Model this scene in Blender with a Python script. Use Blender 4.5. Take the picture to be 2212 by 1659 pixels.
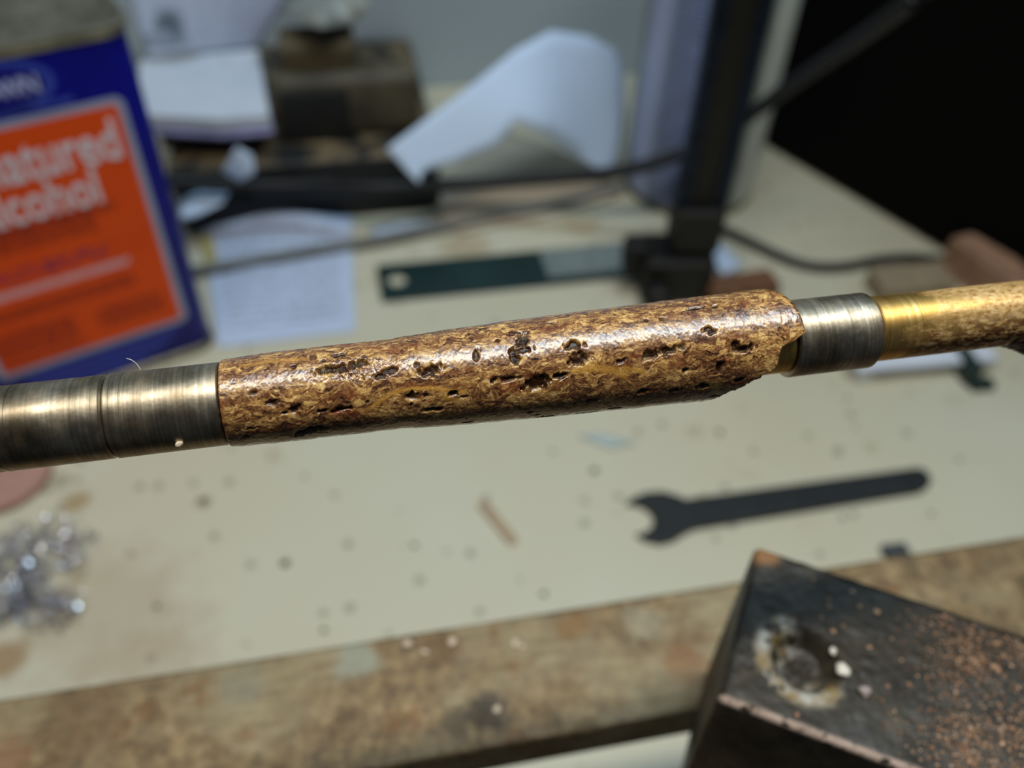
import bpy, bmesh, math, random
import numpy as np
from mathutils import Matrix, Vector

# ------------------------------------------------------------------ camera, world, light, exposure
for o in list(bpy.data.objects):
    bpy.data.objects.remove(o)
scene = bpy.context.scene
COL = scene.collection
random.seed(4)
rng = np.random.default_rng(11)

F, CX, CY = 1915.0, 1106.0, 829.5          # focal length in pixels of the 2212 x 1659 frame
PITCH, ROLL, CAMZ = math.radians(45.0), math.radians(2.56), 0.285
fw = np.array([0, math.cos(PITCH), -math.sin(PITCH)])
r0 = np.array([1.0, 0, 0]); u0 = np.array([0, math.sin(PITCH), math.cos(PITCH)])
RT = math.cos(ROLL) * r0 + math.sin(ROLL) * u0
UP = -math.sin(ROLL) * r0 + math.cos(ROLL) * u0
CAM = np.array([0, 0, CAMZ])

cd = bpy.data.cameras.new('camera')
cd.sensor_width = 36.0; cd.sensor_fit = 'HORIZONTAL'; cd.lens = F / 2212.0 * 36.0
cd.clip_start = 0.005; cd.clip_end = 20
cd.dof.use_dof = True; cd.dof.focus_distance = 0.0855; cd.dof.aperture_fstop = 17.0
cam = bpy.data.objects.new('camera', cd); COL.objects.link(cam)
M = Matrix.Identity(4)
for i in range(3):
    M[i][0] = RT[i]; M[i][1] = UP[i]; M[i][2] = -fw[i]; M[i][3] = CAM[i]
cam.matrix_world = M
scene.camera = cam

vs = scene.view_settings
vs.view_transform = 'Standard'; vs.look = 'None'; vs.gamma = 1.0; vs.use_curve_mapping = False
vs.exposure = 0.0

w = bpy.data.worlds.new('room_air'); scene.world = w
w.use_nodes = True
w.node_tree.nodes['Background'].inputs[0].default_value = (0.55, 0.66, 0.85, 1)
w.node_tree.nodes['Background'].inputs[1].default_value = 0.045

LANG = math.radians(12.95)                  # the lathe's long direction in plan
TV = np.array([math.cos(LANG), math.sin(LANG), 0]); NV = np.array([-math.sin(LANG), math.cos(LANG), 0])
AXN, AXZ = 0.0623, 0.223                    # lathe axis: plan offset and height over the bench
def L(s, n, z): return TV * s + NV * n + np.array([0, 0, z])

def area(name, loc, sx, sy, power, col, rot=(0, 0, LANG)):
    ld = bpy.data.lights.new(name, 'AREA'); ld.shape = 'RECTANGLE'; ld.size = sx; ld.size_y = sy
    ld.energy = power; ld.color = col
    lo = bpy.data.objects.new(name, ld); COL.objects.link(lo); lo.location = loc; lo.rotation_euler = rot
    return lo
area('shop_light_tube', L(0.03, 0.050, AXZ + 0.46), 0.60, 0.040, 2.6, (1.0, 0.95, 0.85))
area('ceiling_light', L(0.45, 0.30, 1.75), 1.2, 0.3, 11.0, (0.64, 0.85, 1.0))

# ------------------------------------------------------------------ helpers
def ray(x, y): return fw + RT * (x - CX) / F - UP * (y - CY) / F
def P(x, y, z=0.0):
    d = ray(x, y); return CAM + d * ((z - CAM[2]) / d[2])
def PP(x, y, p0, nrm):
    d = ray(x, y); return CAM + d * (((np.array(p0) - CAM) @ nrm) / (d @ nrm))
def PD(x, y, depth): return CAM + ray(x, y) * depth
def plane3(a, b, c):
    n = np.cross(b - a, c - a); return n / np.linalg.norm(n)

def c(r, g, b):
    def f(v):
        v /= 255.0
        return v / 12.92 if v <= 0.04045 else ((v + 0.055) / 1.055) ** 2.4
    return (f(r), f(g), f(b), 1.0)

def link(name, me, mat=None, parent=None, smooth=False):
    o = bpy.data.objects.new(name, me); COL.objects.link(o)
    if mat is not None: me.materials.append(mat)
    if parent is not None: o.parent = parent
    if smooth: me.polygons.foreach_set('use_smooth', [True] * len(me.polygons))
    return o
def tag(o, label=None, cat=None, group=None, kind=None):
    if label: o['label'] = label
    if cat: o['category'] = cat
    if group: o['group'] = group
    if kind: o['kind'] = kind
    return o
def empty(name, loc=(0, 0, 0), rz=0.0):
    o = bpy.data.objects.new(name, None); COL.objects.link(o); o.location = loc; o.rotation_euler = (0, 0, rz)
    o.empty_display_size = 0.01
    return o
def pydata(name, v, f, mat=None, parent=None, smooth=False):
    me = bpy.data.meshes.new(name); me.from_pydata([tuple(map(float, p)) for p in v], [], f); me.update()
    return link(name, me, mat, parent, smooth)
def frombm(name, bm, mat=None, parent=None, smooth=False):
    bmesh.ops.recalc_face_normals(bm, faces=bm.faces[:])
    me = bpy.data.meshes.new(name); bm.to_mesh(me); bm.free()
    return link(name, me, mat, parent, smooth)
def add_box(bm, lo, hi, bev=0.0, seg=2, rz=0.0, pivot=(0, 0, 0)):
    lo = Vector(lo); hi = Vector(hi)
    r = bmesh.ops.create_cube(bm, size=1.0)
    vv = r['verts']
    for v in vv:
        v.co = Vector([lo[i] + (v.co[i] + 0.5) * (hi[i] - lo[i]) for i in range(3)])
    if bev > 0:
        es = list({e for v in vv for e in v.link_edges})
        g = bmesh.ops.bevel(bm, geom=es, offset=bev, segments=seg, profile=0.5, affect='EDGES')
        vv = list({v for f in g['faces'] for v in f.verts} | {v for v in vv if v.is_valid})
    if rz: bmesh.ops.rotate(bm, verts=vv, cent=pivot, matrix=Matrix.Rotation(rz, 3, 'Z'))
    return vv
def box(name, lo, hi, mat, parent=None, bev=0.0, seg=2):
    bm = bmesh.new(); add_box(bm, lo, hi, bev, seg); return frombm(name, bm, mat, parent)
def prism(name, pts, z0, z1, mat, parent=None, bev=0.0):
    bm = bmesh.new()
    f = bm.faces.new([bm.verts.new((p[0], p[1], z0)) for p in pts])
    e = bmesh.ops.extrude_face_region(bm, geom=[f])
    for v in e['geom']:
        if isinstance(v, bmesh.types.BMVert): v.co.z = z1
    if bev: 
        es = [ed for ed in bm.edges if abs(ed.verts[0].co.z - ed.verts[1].co.z) < 1e-9]
        bmesh.ops.bevel(bm, geom=es, offset=bev, segments=2, profile=0.5, affect='EDGES')
    return frombm(name, bm, mat, parent)
def revolve(name, prof, mat, parent=None, n=64, axis='Z', smooth=True, cap=True):
    """prof: (radius, position along the axis)"""
    v = []; f = []
    for (r, h) in prof:
        for k in range(n):
            a = 2 * math.pi * k / n
            p = (r * math.cos(a), r * math.sin(a), h)
            v.append(p if axis == 'Z' else (p[2], p[0], p[1]))
    for i in range(len(prof) - 1):
        for k in range(n):
            f.append((i * n + k, i * n + (k + 1) % n, (i + 1) * n + (k + 1) % n, (i + 1) * n + k))
    if cap:
        f.append(tuple(range(n - 1, -1, -1))); f.append(tuple(range((len(prof) - 1) * n, len(prof) * n)))
    o = pydata(name, v, f, mat, parent, smooth)
    if smooth: 
        try: o.data.set_sharp_from_angle(angle=math.radians(38))
        except Exception: pass
    return o
def smoothpath(pts, per=8):
    pts = [np.array(p, float) for p in pts]; out = []
    q = [2 * pts[0] - pts[1]] + pts + [2 * pts[-1] - pts[-2]]
    for i in range(1, len(q) - 2):
        for k in range(per):
            t = k / per
            out.append(0.5 * ((2 * q[i]) + (-q[i - 1] + q[i + 1]) * t + (2 * q[i - 1] - 5 * q[i] + 4 * q[i + 1] - q[i + 2]) * t * t + (-q[i - 1] + 3 * q[i] - 3 * q[i + 1] + q[i + 2]) * t ** 3))
    out.append(pts[-1]); return out
def tube(name, pts, r, mat, parent=None, n=12, per=8):
    path = smoothpath(pts, per); v = []; f = []
    up = np.array([0, 0, 1.0])
    for i, p in enumerate(path):
        d = path[min(i + 1, len(path) - 1)] - path[max(i - 1, 0)]; d /= np.linalg.norm(d)
        a = np.cross(d, up); a /= np.linalg.norm(a); b = np.cross(a, d)
        for k in range(n):
            t = 2 * math.pi * k / n; v.append(p + r * (a * math.cos(t) + b * math.sin(t)))
    m = len(path)
    for i in range(m - 1):
        for k in range(n): f.append((i * n + k, i * n + (k + 1) % n, (i + 1) * n + (k + 1) % n, (i + 1) * n + k))
    f.append(tuple(range(n - 1, -1, -1))); f.append(tuple(range((m - 1) * n, m * n)))
    return pydata(name, v, f, mat, parent, True)
def sheet4(name, a, b, cc, d, mat, parent=None, nu=24, nv=24, bump=None, th=0.00025):
    """a b bottom edge, d c top edge; bump(u, v) lifts"""
    v = []; f = []
    for j in range(nv + 1):
        for i in range(nu + 1):
            u, t = i / nu, j / nv
            p = (a * (1 - u) + b * u) * (1 - t) + (d * (1 - u) + cc * u) * t
            if bump: p = p + np.array(bump(u, t))
            v.append(p)
    for j in range(nv):
        for i in range(nu):
            k = j * (nu + 1) + i; f.append((k, k + 1, k + nu + 2, k + nu + 1))
    me = bpy.data.meshes.new(name); me.from_pydata([tuple(map(float, p)) for p in v], [], f)
    uv = me.uv_layers.new(name='uv')
    for lp in me.loops:
        k = lp.vertex_index; uv.data[lp.index].uv = ((k % (nu + 1)) / nu, (k // (nu + 1)) / nv)
    o = link(name, me, mat, parent, True)
    md = o.modifiers.new('thickness', 'SOLIDIFY'); md.thickness = th; md.offset = 1
    return o
def polysheet(name, pts, nrm, mat, parent=None, disp=None, th=0.0003, cuts=5):
    bm = bmesh.new()
    vs_ = [bm.verts.new(p) for p in pts]
    es = [bm.edges.new((vs_[i], vs_[(i + 1) % len(vs_)])) for i in range(len(vs_))]
    bmesh.ops.triangle_fill(bm, use_beauty=True, edges=es)
    bmesh.ops.subdivide_edges(bm, edges=bm.edges[:], cuts=cuts, use_grid_fill=True)
    if disp:
        for v in bm.verts:
            v.co += Vector(nrm) * disp(v.co)
    o = frombm(name, bm, mat, parent, True)
    md = o.modifiers.new('thickness', 'SOLIDIFY'); md.thickness = th
    return o

# ---- material helper
class MT:
    def __init__(s, name):
        s.m = bpy.data.materials.new(name); s.m.use_nodes = True
        s.t = s.m.node_tree; s.b = s.t.nodes['Principled BSDF']
    def n(s, typ, props=None, **inp):
        nd = s.t.nodes.new('ShaderNode' + typ)
        for k, v in (props or {}).items(): setattr(nd, k, v)
        for k, v in inp.items():
            key = int(k[1:]) if k[0] == 'i' and k[1:].isdigit() else k.replace('_', ' ')
            s.set(nd.inputs[key], v)
        return nd
    def set(s, sock, v):
        if isinstance(v, bpy.types.NodeSocket): s.t.links.new(v, sock)
        elif isinstance(v, bpy.types.Node): s.t.links.new(v.outputs[0], sock)
        else: sock.default_value = v
    def bs(s, **k):
        for a, v in k.items(): s.set(s.b.inputs[a.replace('_', ' ')], v)
        return s
    def math(s, op, a, b=0.0, cl=False):
        return s.n('Math', {'operation': op, 'use_clamp': cl}, i0=a, i1=b).outputs[0]
    def ramp(s, fac, stops, interp='LINEAR'):
        nd = s.n('ValToRGB', i0=fac); cr = nd.color_ramp; cr.interpolation = interp
        while len(cr.elements) > 1: cr.elements.remove(cr.elements[-1])
        cr.elements[0].position = stops[0][0]; cr.elements[0].color = stops[0][1]
        for p, col in stops[1:]:
            e = cr.elements.new(p); e.color = col
        return nd.outputs[0]
    def mask(s, v, a, b):
        """smoothstep a -> b mapped to 0..1"""
        return s.n('MapRange', {'interpolation_type': 'SMOOTHSTEP'}, i0=v, i1=a, i2=b, i3=0.0, i4=1.0).outputs[0]
    def mix(s, f, a, b, mode='MIX'):
        nd = s.n('Mix', {'data_type': 'RGBA', 'blend_type': mode})
        s.set(nd.inputs[0], f); s.set(nd.inputs[6], a); s.set(nd.inputs[7], b)
        return nd.outputs[2]
    def obj(s, scale=(1, 1, 1), rot=(0, 0, 0)):
        tc = s.n('TexCoord'); return s.n('Mapping', i0=tc.outputs['Object'], i3=scale, i2=rot).outputs[0]
    def noise(s, vec, scale, detail=3.0, rough=0.55, dist=0.0):
        return s.n('TexNoise', Vector=vec, Scale=scale, Detail=detail, Roughness=rough, Distortion=dist).outputs[0]
    def bump(s, h, strength=0.3, dist=0.001):
        s.set(s.b.inputs['Normal'], s.n('Bump', Strength=strength, Distance=dist, Height=h).outputs[0]); return s
WHITE = (1, 1, 1, 1); BLACK = (0, 0, 0, 1)
def simple(name, col, rough=0.6, metal=0.0, var=0.12, scale=60.0, bump=0.0, bscale=400.0):
    m = MT(name); v = m.obj(); n = m.noise(v, scale, 4)
    dk = tuple(x * (1 - 2 * var) for x in col[:3]) + (1,); lt = tuple(min(1, x * (1 + 1.6 * var)) for x in col[:3]) + (1,)
    m.bs(Base_Color=m.ramp(n, [(0.3, dk), (0.7, lt)]), Roughness=rough, Metallic=metal)
    if bump: m.bump(m.noise(v, bscale, 4), bump, 0.0006)
    return m.m

# ------------------------------------------------------------------ materials
def m_bench():
    m = MT('melamine_bench'); v = m.obj()
    base = m.ramp(m.noise(v, 7, 4), [(0.3, c(202, 194, 168)), (0.7, c(206, 203, 182))])
    st = m.mask(m.noise(v, 22, 5, 0.6, 0.5), 0.60, 0.78)
    base = m.mix(m.math('MULTIPLY', st, 0.45), base, c(150, 122, 78))
    vo = m.n('TexVoronoi', Vector=v, Scale=85.0, Randomness=1.0)
    sp = m.math('MULTIPLY', m.mask(vo.outputs['Distance'], 0.20, 0.12), m.mask(vo.outputs['Distance'], 0.0, 0.07))
    pick = m.math('GREATER_THAN', m.n('SeparateColor', i0=vo.outputs['Color']).outputs[0], 0.40)
    base = m.mix(m.math('MULTIPLY', m.math('MULTIPLY', sp, pick), 0.55), base, c(96, 88, 66))
    vo2 = m.n('TexVoronoi', Vector=v, Scale=38.0, Randomness=1.0)
    sp2 = m.mask(vo2.outputs['Distance'], 0.14, 0.05)
    pick2 = m.math('GREATER_THAN', m.n('SeparateColor', i0=vo2.outputs['Color']).outputs[1], 0.6)
    base = m.mix(m.math('MULTIPLY', m.math('MULTIPLY', sp2, pick2), 0.5), base, c(120, 100, 62))
    tc = m.n('TexCoord').outputs['Object']
    for (px, py, r, col, k) in ((10, 1420, .011, (142, 98, 36), .7), (165, 1085, .008, (150, 116, 56), .65), (230, 1330, .04, (168, 142, 108), .38), (130, 1040, .006, (126, 116, 92), .5), (330, 1450, .03, (172, 144, 112), .35),
                            (440, 1085, .0042, (124, 98, 66), .6), (590, 985, .006, (150, 122, 80), .3), (1520, 1075, .003, (150, 112, 50), .6), (1880, 965, .004, (150, 130, 90), .4), (1500, 930, .006, (164, 146, 104), .4), (760, 620, .006, (150, 140, 90), .35), (1000, 535, .02, (150, 116, 60), .45), (1250, 480, .015, (160, 128, 76), .4)):
        q_ = P(px, py, 0)
        d = m.n('VectorMath', {'operation': 'DISTANCE'}, i0=tc, i1=(float(q_ @ TV), float(q_ @ NV), 0.0)).outputs['Value']
        d = m.math('ADD', d, m.math('MULTIPLY', m.math('SUBTRACT', m.noise(v, 90, 4, .6), .5), r * 1.2))
        base = m.mix(m.math('MULTIPLY', m.mask(d, r, r * .35), k), base, c(*col))
    m.bs(Base_Color=base, Roughness=0.5); m.bump(m.noise(v, 900, 3), 0.05, 0.0004)
    return m.m
def m_wall():
    m = MT('painted_wall'); v = m.obj()
    m.bs(Base_Color=m.ramp(m.noise(v, 6, 4), [(0.3, c(176, 192, 204)), (0.7, c(186, 202, 212))]), Roughness=0.85)
    m.bump(m.noise(v, 300, 3), 0.1, 0.0005); return m.m
def m_rail():
    m = MT('rusty_steel'); tc = m.n('TexCoord').outputs['Object']; v = m.obj(); st = m.obj((0.12, 1, 1))
    a = m.ramp(m.noise(v, 330, 6, 0.72), [(0.30, c(70, 52, 32)), (0.45, c(112, 90, 60)), (0.57, c(136, 112, 76)), (0.72, c(176, 150, 112))])
    a = m.mix(m.math('MULTIPLY', m.mask(m.noise(v, 40, 4, 0.6), 0.42, 0.62), 0.75), a, m.ramp(m.noise(st, 700, 4, .6), [(.3, c(120, 104, 74)), (.7, c(166, 150, 116))]))
    a = m.mix(m.math('MULTIPLY', m.mask(m.noise(v, 75, 4, 0.65), 0.56, 0.68), 0.7), a, c(118, 76, 34))
    for (sx, sn, r, col, k) in RAILMARKS:
        d = m.n('VectorMath', {'operation': 'DISTANCE'}, i0=tc, i1=(sx, sn, RZ)).outputs['Value']
        d = m.math('ADD', d, m.math('MULTIPLY', m.math('SUBTRACT', m.noise(v, 260, 4, .6), .5), r * 1.3))
        a = m.mix(m.math('MULTIPLY', m.mask(d, r, r * .45), k), a, col)
    m.bs(Base_Color=a, Metallic=0.3, Roughness=m.ramp(m.noise(v, 200, 3), [(0.3, (0.36,) * 3 + (1,)), (0.7, (0.62,) * 3 + (1,))]))
    m.bump(m.noise(v, 900, 5, .7), 0.3, 0.0005); return m.m
RZ = 0.120
RAILMARKS = []
for _px, _py, _r, _c, _k in ((1055, 1535, .0055, (44, 34, 20), .85), (985, 1565, .004, (58, 46, 30), .7), (770, 1425, .0055, (150, 150, 132), .8), (1390, 1345, .0055, (150, 144, 122), .5), (1240, 1350, .0045, (126, 86, 38), .6),
                          (960, 1400, .005, (104, 74, 44), .6), (520, 1480, .006, (132, 128, 108), .5), (180, 1560, .010, (104, 76, 48), .5), (10, 1640, .006, (130, 76, 46), .5), (1480, 1440, .006, (128, 80, 36), .5)):
    _q = P(_px, _py, RZ); RAILMARKS.append((float(_q @ TV), float(_q @ NV), _r, c(*_c), _k))
def m_steel():
    m = MT('turned_steel'); ring = m.obj((2600, 18, 18)); v = m.obj(); sm = m.obj((260, 120, 120))
    n1 = m.noise(ring, 1.0, 3, 0.6); n2 = m.noise(v, 420, 4, 0.6); n3 = m.noise(sm, 1.0, 4, 0.6)
    col = m.ramp(n3, [(0.3, c(122, 110, 90)), (0.5, c(176, 164, 142)), (0.72, c(226, 216, 196))])
    col = m.mix(m.mask(n1, 0.35, 0.7), m.mix(0.45, col, c(70, 60, 46)), col)
    col = m.mix(m.math('MULTIPLY', m.mask(n2, 0.55, 0.75), 0.35), col, c(170, 140, 92))
    m.bs(Base_Color=col, Metallic=1.0, Roughness=m.ramp(n2, [(0.3, (0.33,) * 3 + (1,)), (0.75, (0.52,) * 3 + (1,))]))
    m.bump(m.math('ADD', m.math('MULTIPLY', n1, 0.8), m.math('MULTIPLY', m.noise(v, 2600, 3), 0.35)), 0.42, 0.00006); return m.m
def m_brass():
    m = MT('scratched_brass'); v = m.obj()
    scr = m.n('Mapping', i0=m.n('TexCoord').outputs['Object'], i2=(0.0, 0.0, 0.55), i3=(2600, 90, 200)).outputs[0]
    n1 = m.noise(scr, 1.0, 3, 0.6)
    x = m.n('SeparateXYZ', i0=m.n('TexCoord').outputs['Object'])
    ang = m.math('ARCTAN2', x.outputs[2], x.outputs[1])
    lowside = m.math('ADD', m.mask(ang, 1.9, 3.0), m.mask(ang, -2.0, -2.6), True)
    cov = m.math('ADD', m.mask(x.outputs[0], 0.0540, 0.0680), m.math('MULTIPLY', m.math('MULTIPLY', lowside, m.mask(x.outputs[0], 0.0525, 0.059)), .5))
    glue = m.mask(m.math('ADD', m.math('MULTIPLY', cov, .34), m.noise(m.obj((300, 520, 520)), 1.0, 6, .7)), .52, .86)
    brass = m.ramp(n1, [(0.3, c(208, 160, 82)), (0.6, c(236, 194, 114)), (0.8, c(248, 220, 154))])
    res = m.ramp(m.noise(m.obj((1200, 2400, 2400)), 1.0, 4, 0.65), [(0.32, c(140, 92, 50)), (0.45, c(208, 164, 100)), (0.62, c(240, 206, 146))])
    res = m.mix(m.math('MULTIPLY', lowside, m.mask(m.noise(m.obj((900, 2000, 2000)), 1.0, 4, .6), .42, .56)), res, c(104, 60, 30))
    m.bs(Base_Color=m.mix(glue, brass, res), Metallic=m.math('SUBTRACT', 1.0, m.math('MULTIPLY', glue, 0.6)), Roughness=m.math('ADD', 0.4, m.math('MULTIPLY', glue, 0.02)))
    m.bump(m.math('ADD', m.math('MULTIPLY', n1, 0.5), m.math('MULTIPLY', glue, m.noise(v, 2600, 3))), 0.3, 0.00009); return m.m
def m_blank():
    m = MT('bean_chip_resin')
    tc = m.n('TexCoord').outputs['Object']
    wob = m.n('TexNoise', Vector=tc, Scale=420.0, Detail=3.0).outputs[1]
    vec = m.n('VectorMath', {'operation': 'MULTIPLY_ADD'}, i0=wob, i1=(0.0022, 0.0022, 0.0022), i2=tc).outputs[0]
    def vor(sx, sy, ch):
        mp = m.n('Mapping', i0=vec, i2=(0.0, 0.22, 0.0), i3=(sx, sy, sy)).outputs[0]
        vo = m.n('TexVoronoi', Vector=mp, Scale=1.0)
        return m.n('SeparateColor', i0=vo.outputs['Color']).outputs[ch], vo.outputs['Distance']
    a, da = vor(1500, 3600, 0)
    b, db = vor(800, 2100, 1)
    fine = m.noise(m.n('Mapping', i0=vec, i3=(3000, 7000, 7000)).outputs[0], 1.0, 4, 0.65)
    big = m.noise(m.n('Mapping', i0=vec, i3=(160, 420, 420)).outputs[0], 1.0, 3, 0.5)
    t = m.math('ADD', m.math('ADD', m.math('MULTIPLY', a, 0.30), m.math('MULTIPLY', b, 0.24)), m.math('MULTIPLY', m.math('SUBTRACT', fine, .5), 0.95))
    t = m.math('ADD', m.math('ADD', t, .22), m.math('MULTIPLY', m.math('SUBTRACT', big, 0.5), 0.45))
    col = m.ramp(t, [(0.18, c(46, 26, 16)), (0.33, c(94, 58, 33)), (0.45, c(132, 90, 50)), (0.56, c(168, 124, 70)), (0.68, c(208, 164, 96)), (0.84, c(232, 198, 130))])
    red = m.noise(m.n('Mapping', i0=vec, i3=(400, 1100, 1100)).outputs[0], 1.0, 3, 0.6)
    col = m.mix(m.math('MULTIPLY', m.mask(red, 0.52, 0.66), 0.65), col, c(112, 54, 26))
    at = m.n('Attribute', {'attribute_name': 'mark'}); sp = m.n('SeparateColor', i0=at.outputs['Color'])
    och = m.ramp(fine, [(0.35, c(176, 124, 48)), (0.65, c(206, 156, 70))])
    col = m.mix(m.math('MULTIPLY', sp.outputs[1], 0.9), col, och)
    col = m.mix(m.math('MULTIPLY', sp.outputs[0], 0.95), col, m.ramp(fine, [(0.4, c(14, 8, 5)), (0.75, c(52, 24, 12))]))
    col = m.mix(m.math('MULTIPLY', sp.outputs[2], 0.35), col, c(150, 66, 30))
    m.bs(Base_Color=col, Roughness=m.ramp(a, [(0.0, (0.22,) * 3 + (1,)), (1.0, (0.4,) * 3 + (1,))]))
    m.bs(IOR=1.52, Coat_Weight=m.math('MULTIPLY', m.math('SUBTRACT', 1.0, sp.outputs[0], True), .8), Coat_Roughness=.2, Coat_IOR=1.55, Specular_IOR_Level=m.math('SUBTRACT', .5, m.math('MULTIPLY', sp.outputs[0], .3)))
    h = m.math('ADD', m.math('MULTIPLY', fine, 0.55), m.math('ADD', m.math('MULTIPLY', a, 0.35), m.math('MULTIPLY', m.noise(vec, 6000, 2), 0.25)))
    m.bump(h, 0.36, 0.00007); return m.m
def m_iron():
    m = MT('black_iron'); tc = m.n('TexCoord').outputs['Object']; v = m.obj(); x = m.n('SeparateXYZ', i0=tc)
    base = m.ramp(m.noise(v, 160, 5, 0.65), [(0.3, c(28, 25, 19)), (0.6, c(56, 51, 41)), (0.8, c(92, 82, 64))])
    # worn ring round the pin hole
    d = m.n('VectorMath', {'operation': 'DISTANCE'}, i0=tc, i1=(HOLE[0], HOLE[1], 0.0)).outputs['Value']
    ring = m.math('MULTIPLY', m.mask(d, 0.0042, 0.0050), m.mask(d, 0.0082, 0.0066))
    ring = m.math('MULTIPLY', ring, m.mask(m.noise(v, 260, 4, 0.65), 0.40, 0.52))
    side = m.math('ADD', m.math('SUBTRACT', x.outputs[0], HOLE[0]), m.math('SUBTRACT', x.outputs[1], HOLE[1]))
    ring = m.math('MULTIPLY', ring, m.mask(side, .0045, .0005))
    base = m.mix(m.math('MULTIPLY', ring, 0.85), base, m.ramp(m.noise(v, 300, 3), [(0.35, c(150, 128, 82)), (0.6, c(190, 190, 184))]))
    edge = m.math('MULTIPLY', m.mask(x.outputs[1], -BW + 0.0011, -BW + 0.0003), m.mask(x.outputs[2], -0.0016, -0.0008))
    edge = m.math('MULTIPLY', edge, m.mask(m.noise(v, 500, 4, 0.6), 0.38, 0.5))
    base = m.mix(edge, base, c(214, 190, 174))
    cor = m.mask(m.n('VectorMath', {'operation': 'DISTANCE'}, i0=tc, i1=(0.0015, -0.001, 0.0)).outputs['Value'], 0.0035, 0.0015)
    base = m.mix(m.math('MULTIPLY', cor, 0.8), base, c(150, 108, 66))
    m.bs(Base_Color=base, Roughness=m.ramp(m.noise(v, 240, 3), [(0.3, (0.34,) * 3 + (1,)), (0.7, (0.6,) * 3 + (1,))]), Metallic=0.0, Specular_IOR_Level=.35)
    m.bump(m.noise(v, 900, 5, 0.65), 0.4, 0.0005); return m.m
def m_paper(name, col, lines=0.0, lc=None, var=0.05):
    m = MT(name); v = m.obj(); uv = m.n('TexCoord').outputs['UV']
    base = m.ramp(m.noise(v, 25, 3), [(0.3, tuple(x * (1 - var) for x in col[:3]) + (1,)), (0.7, col)])
    if lines:
        s = m.n('SeparateXYZ', i0=uv)
        wv = m.math('SINE', m.math('MULTIPLY', s.outputs[1], 2 * math.pi * lines))
        ink = m.math('MULTIPLY', m.mask(wv, 0.2, 0.5), m.mask(m.noise(m.n('Mapping', i0=uv, i3=(26, lines, 1)).outputs[0], 1.0, 2), 0.4, 0.5))
        edge = m.math('MULTIPLY', m.math('MULTIPLY', m.mask(s.outputs[0], 0.08, 0.1), m.mask(s.outputs[0], 0.92, 0.9)), m.math('MULTIPLY', m.mask(s.outputs[1], 0.1, 0.12), m.mask(s.outputs[1], 0.95, 0.9)))
        base = m.mix(m.math('MULTIPLY', m.math('MULTIPLY', ink, edge), 0.55), base, lc or c(90, 96, 110))
    m.bs(Base_Color=base, Roughness=0.75); return m.m

BENCH = m_bench(); WALL = m_wall(); RAIL = m_rail(); STEEL = m_steel(); BRASS = m_brass(); BLANK = m_blank()
BLACKP = simple('black_plastic', c(17, 18, 19), 0.6, var=0.2, scale=120)
CABLE = simple('black_cable_rubber', c(15, 16, 19), 0.6, var=0.1)
CABSHADOW = simple('shadow_tube', c(110, 112, 108), 0.6, var=0.1)  # grey of the tube that stands in for the cable shadow
DARKMETAL = simple('dark_oily_steel', c(46, 44, 40), 0.45, 0.5, 0.25, 150, 0.2, 700)
PAPER = m_paper('white_paper', c(208, 228, 255))
PAPER2 = m_paper('printed_paper', c(192, 206, 232), 17)
BEIGE = m_paper('beige_paper', c(196, 184, 164))
WOODL = simple('pale_wood', c(186, 160, 122), 0.7, var=0.15, scale=180, bump=0.2)
WOODD = simple('brown_wood', c(112, 76, 50), 0.65, var=0.2, scale=150, bump=0.2)

# ------------------------------------------------------------------ setting
FLOORZ = -0.86
def inL(o):
    o.rotation_euler = (0, 0, LANG); return o
tag(inL(box('floor', (-2.0, -1.6, FLOORZ - 0.05), (2.0, 0.570, FLOORZ), simple('concrete_floor', c(86, 84, 80), 0.8))), kind='structure')
tag(inL(box('wall_back', (-2.0, 0.570, FLOORZ), (2.0, 0.63, 1.6), WALL)), kind='structure')

wb = inL(tag(empty('workbench'), 'off-white stained workbench top under the lathe', 'workbench'))
bt = box('worktop', (-0.85, 0.004, -0.035), (0.95, 0.569, 0.0), BENCH, wb, 0.002)
tag(bt, kind=None)
for sx in (-0.80, 0.84):
    for ny in (0.02, 0.48):
        box('leg', (sx, ny, FLOORZ), (sx + 0.06, ny + 0.06, -0.035), WOODD, wb, 0.003)
box('apron', (-0.80, 0.010, -0.13), (0.90, 0.030, -0.035), WOODD, wb, 0.002)

# ------------------------------------------------------------------ lathe: bed, headstock, tailstock
RZ = 0.120
lathe = inL(tag(empty('wood_lathe'), 'old lathe with two flat rusty brown bed bars on bench', 'lathe'))
def rail(n0, n1):
    bm = bmesh.new(); add_box(bm, (-0.46, n0, RZ - 0.011), (0.52, n1, RZ), 0.0012, 3)
    return frombm('bed_bar', bm, RAIL, lathe)
rail(0.0672, 0.0936); rail(0.0310, 0.0574)
for s0 in (-0.44, 0.42):
    bm = bmesh.new()
    prof = [(0.005, 0.0), (0.120, 0.0), (0.120, 0.012), (0.098, 0.030), (0.096, RZ - 0.011), (0.028, RZ - 0.011), (0.026, 0.030), (0.005, 0.012)]
    a = [bm.verts.new((s0, n, z)) for n, z in prof]; b = [bm.verts.new((s0 + 0.06, n, z)) for n, z in prof]
    bm.faces.new(a); bm.faces.new(b[::-1])
    for i in range(len(prof)): bm.faces.new((a[i], b[i], b[(i + 1) % 8], a[(i + 1) % 8]))
    frombm('bed_foot', bm, DARKMETAL, lathe)
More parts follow.
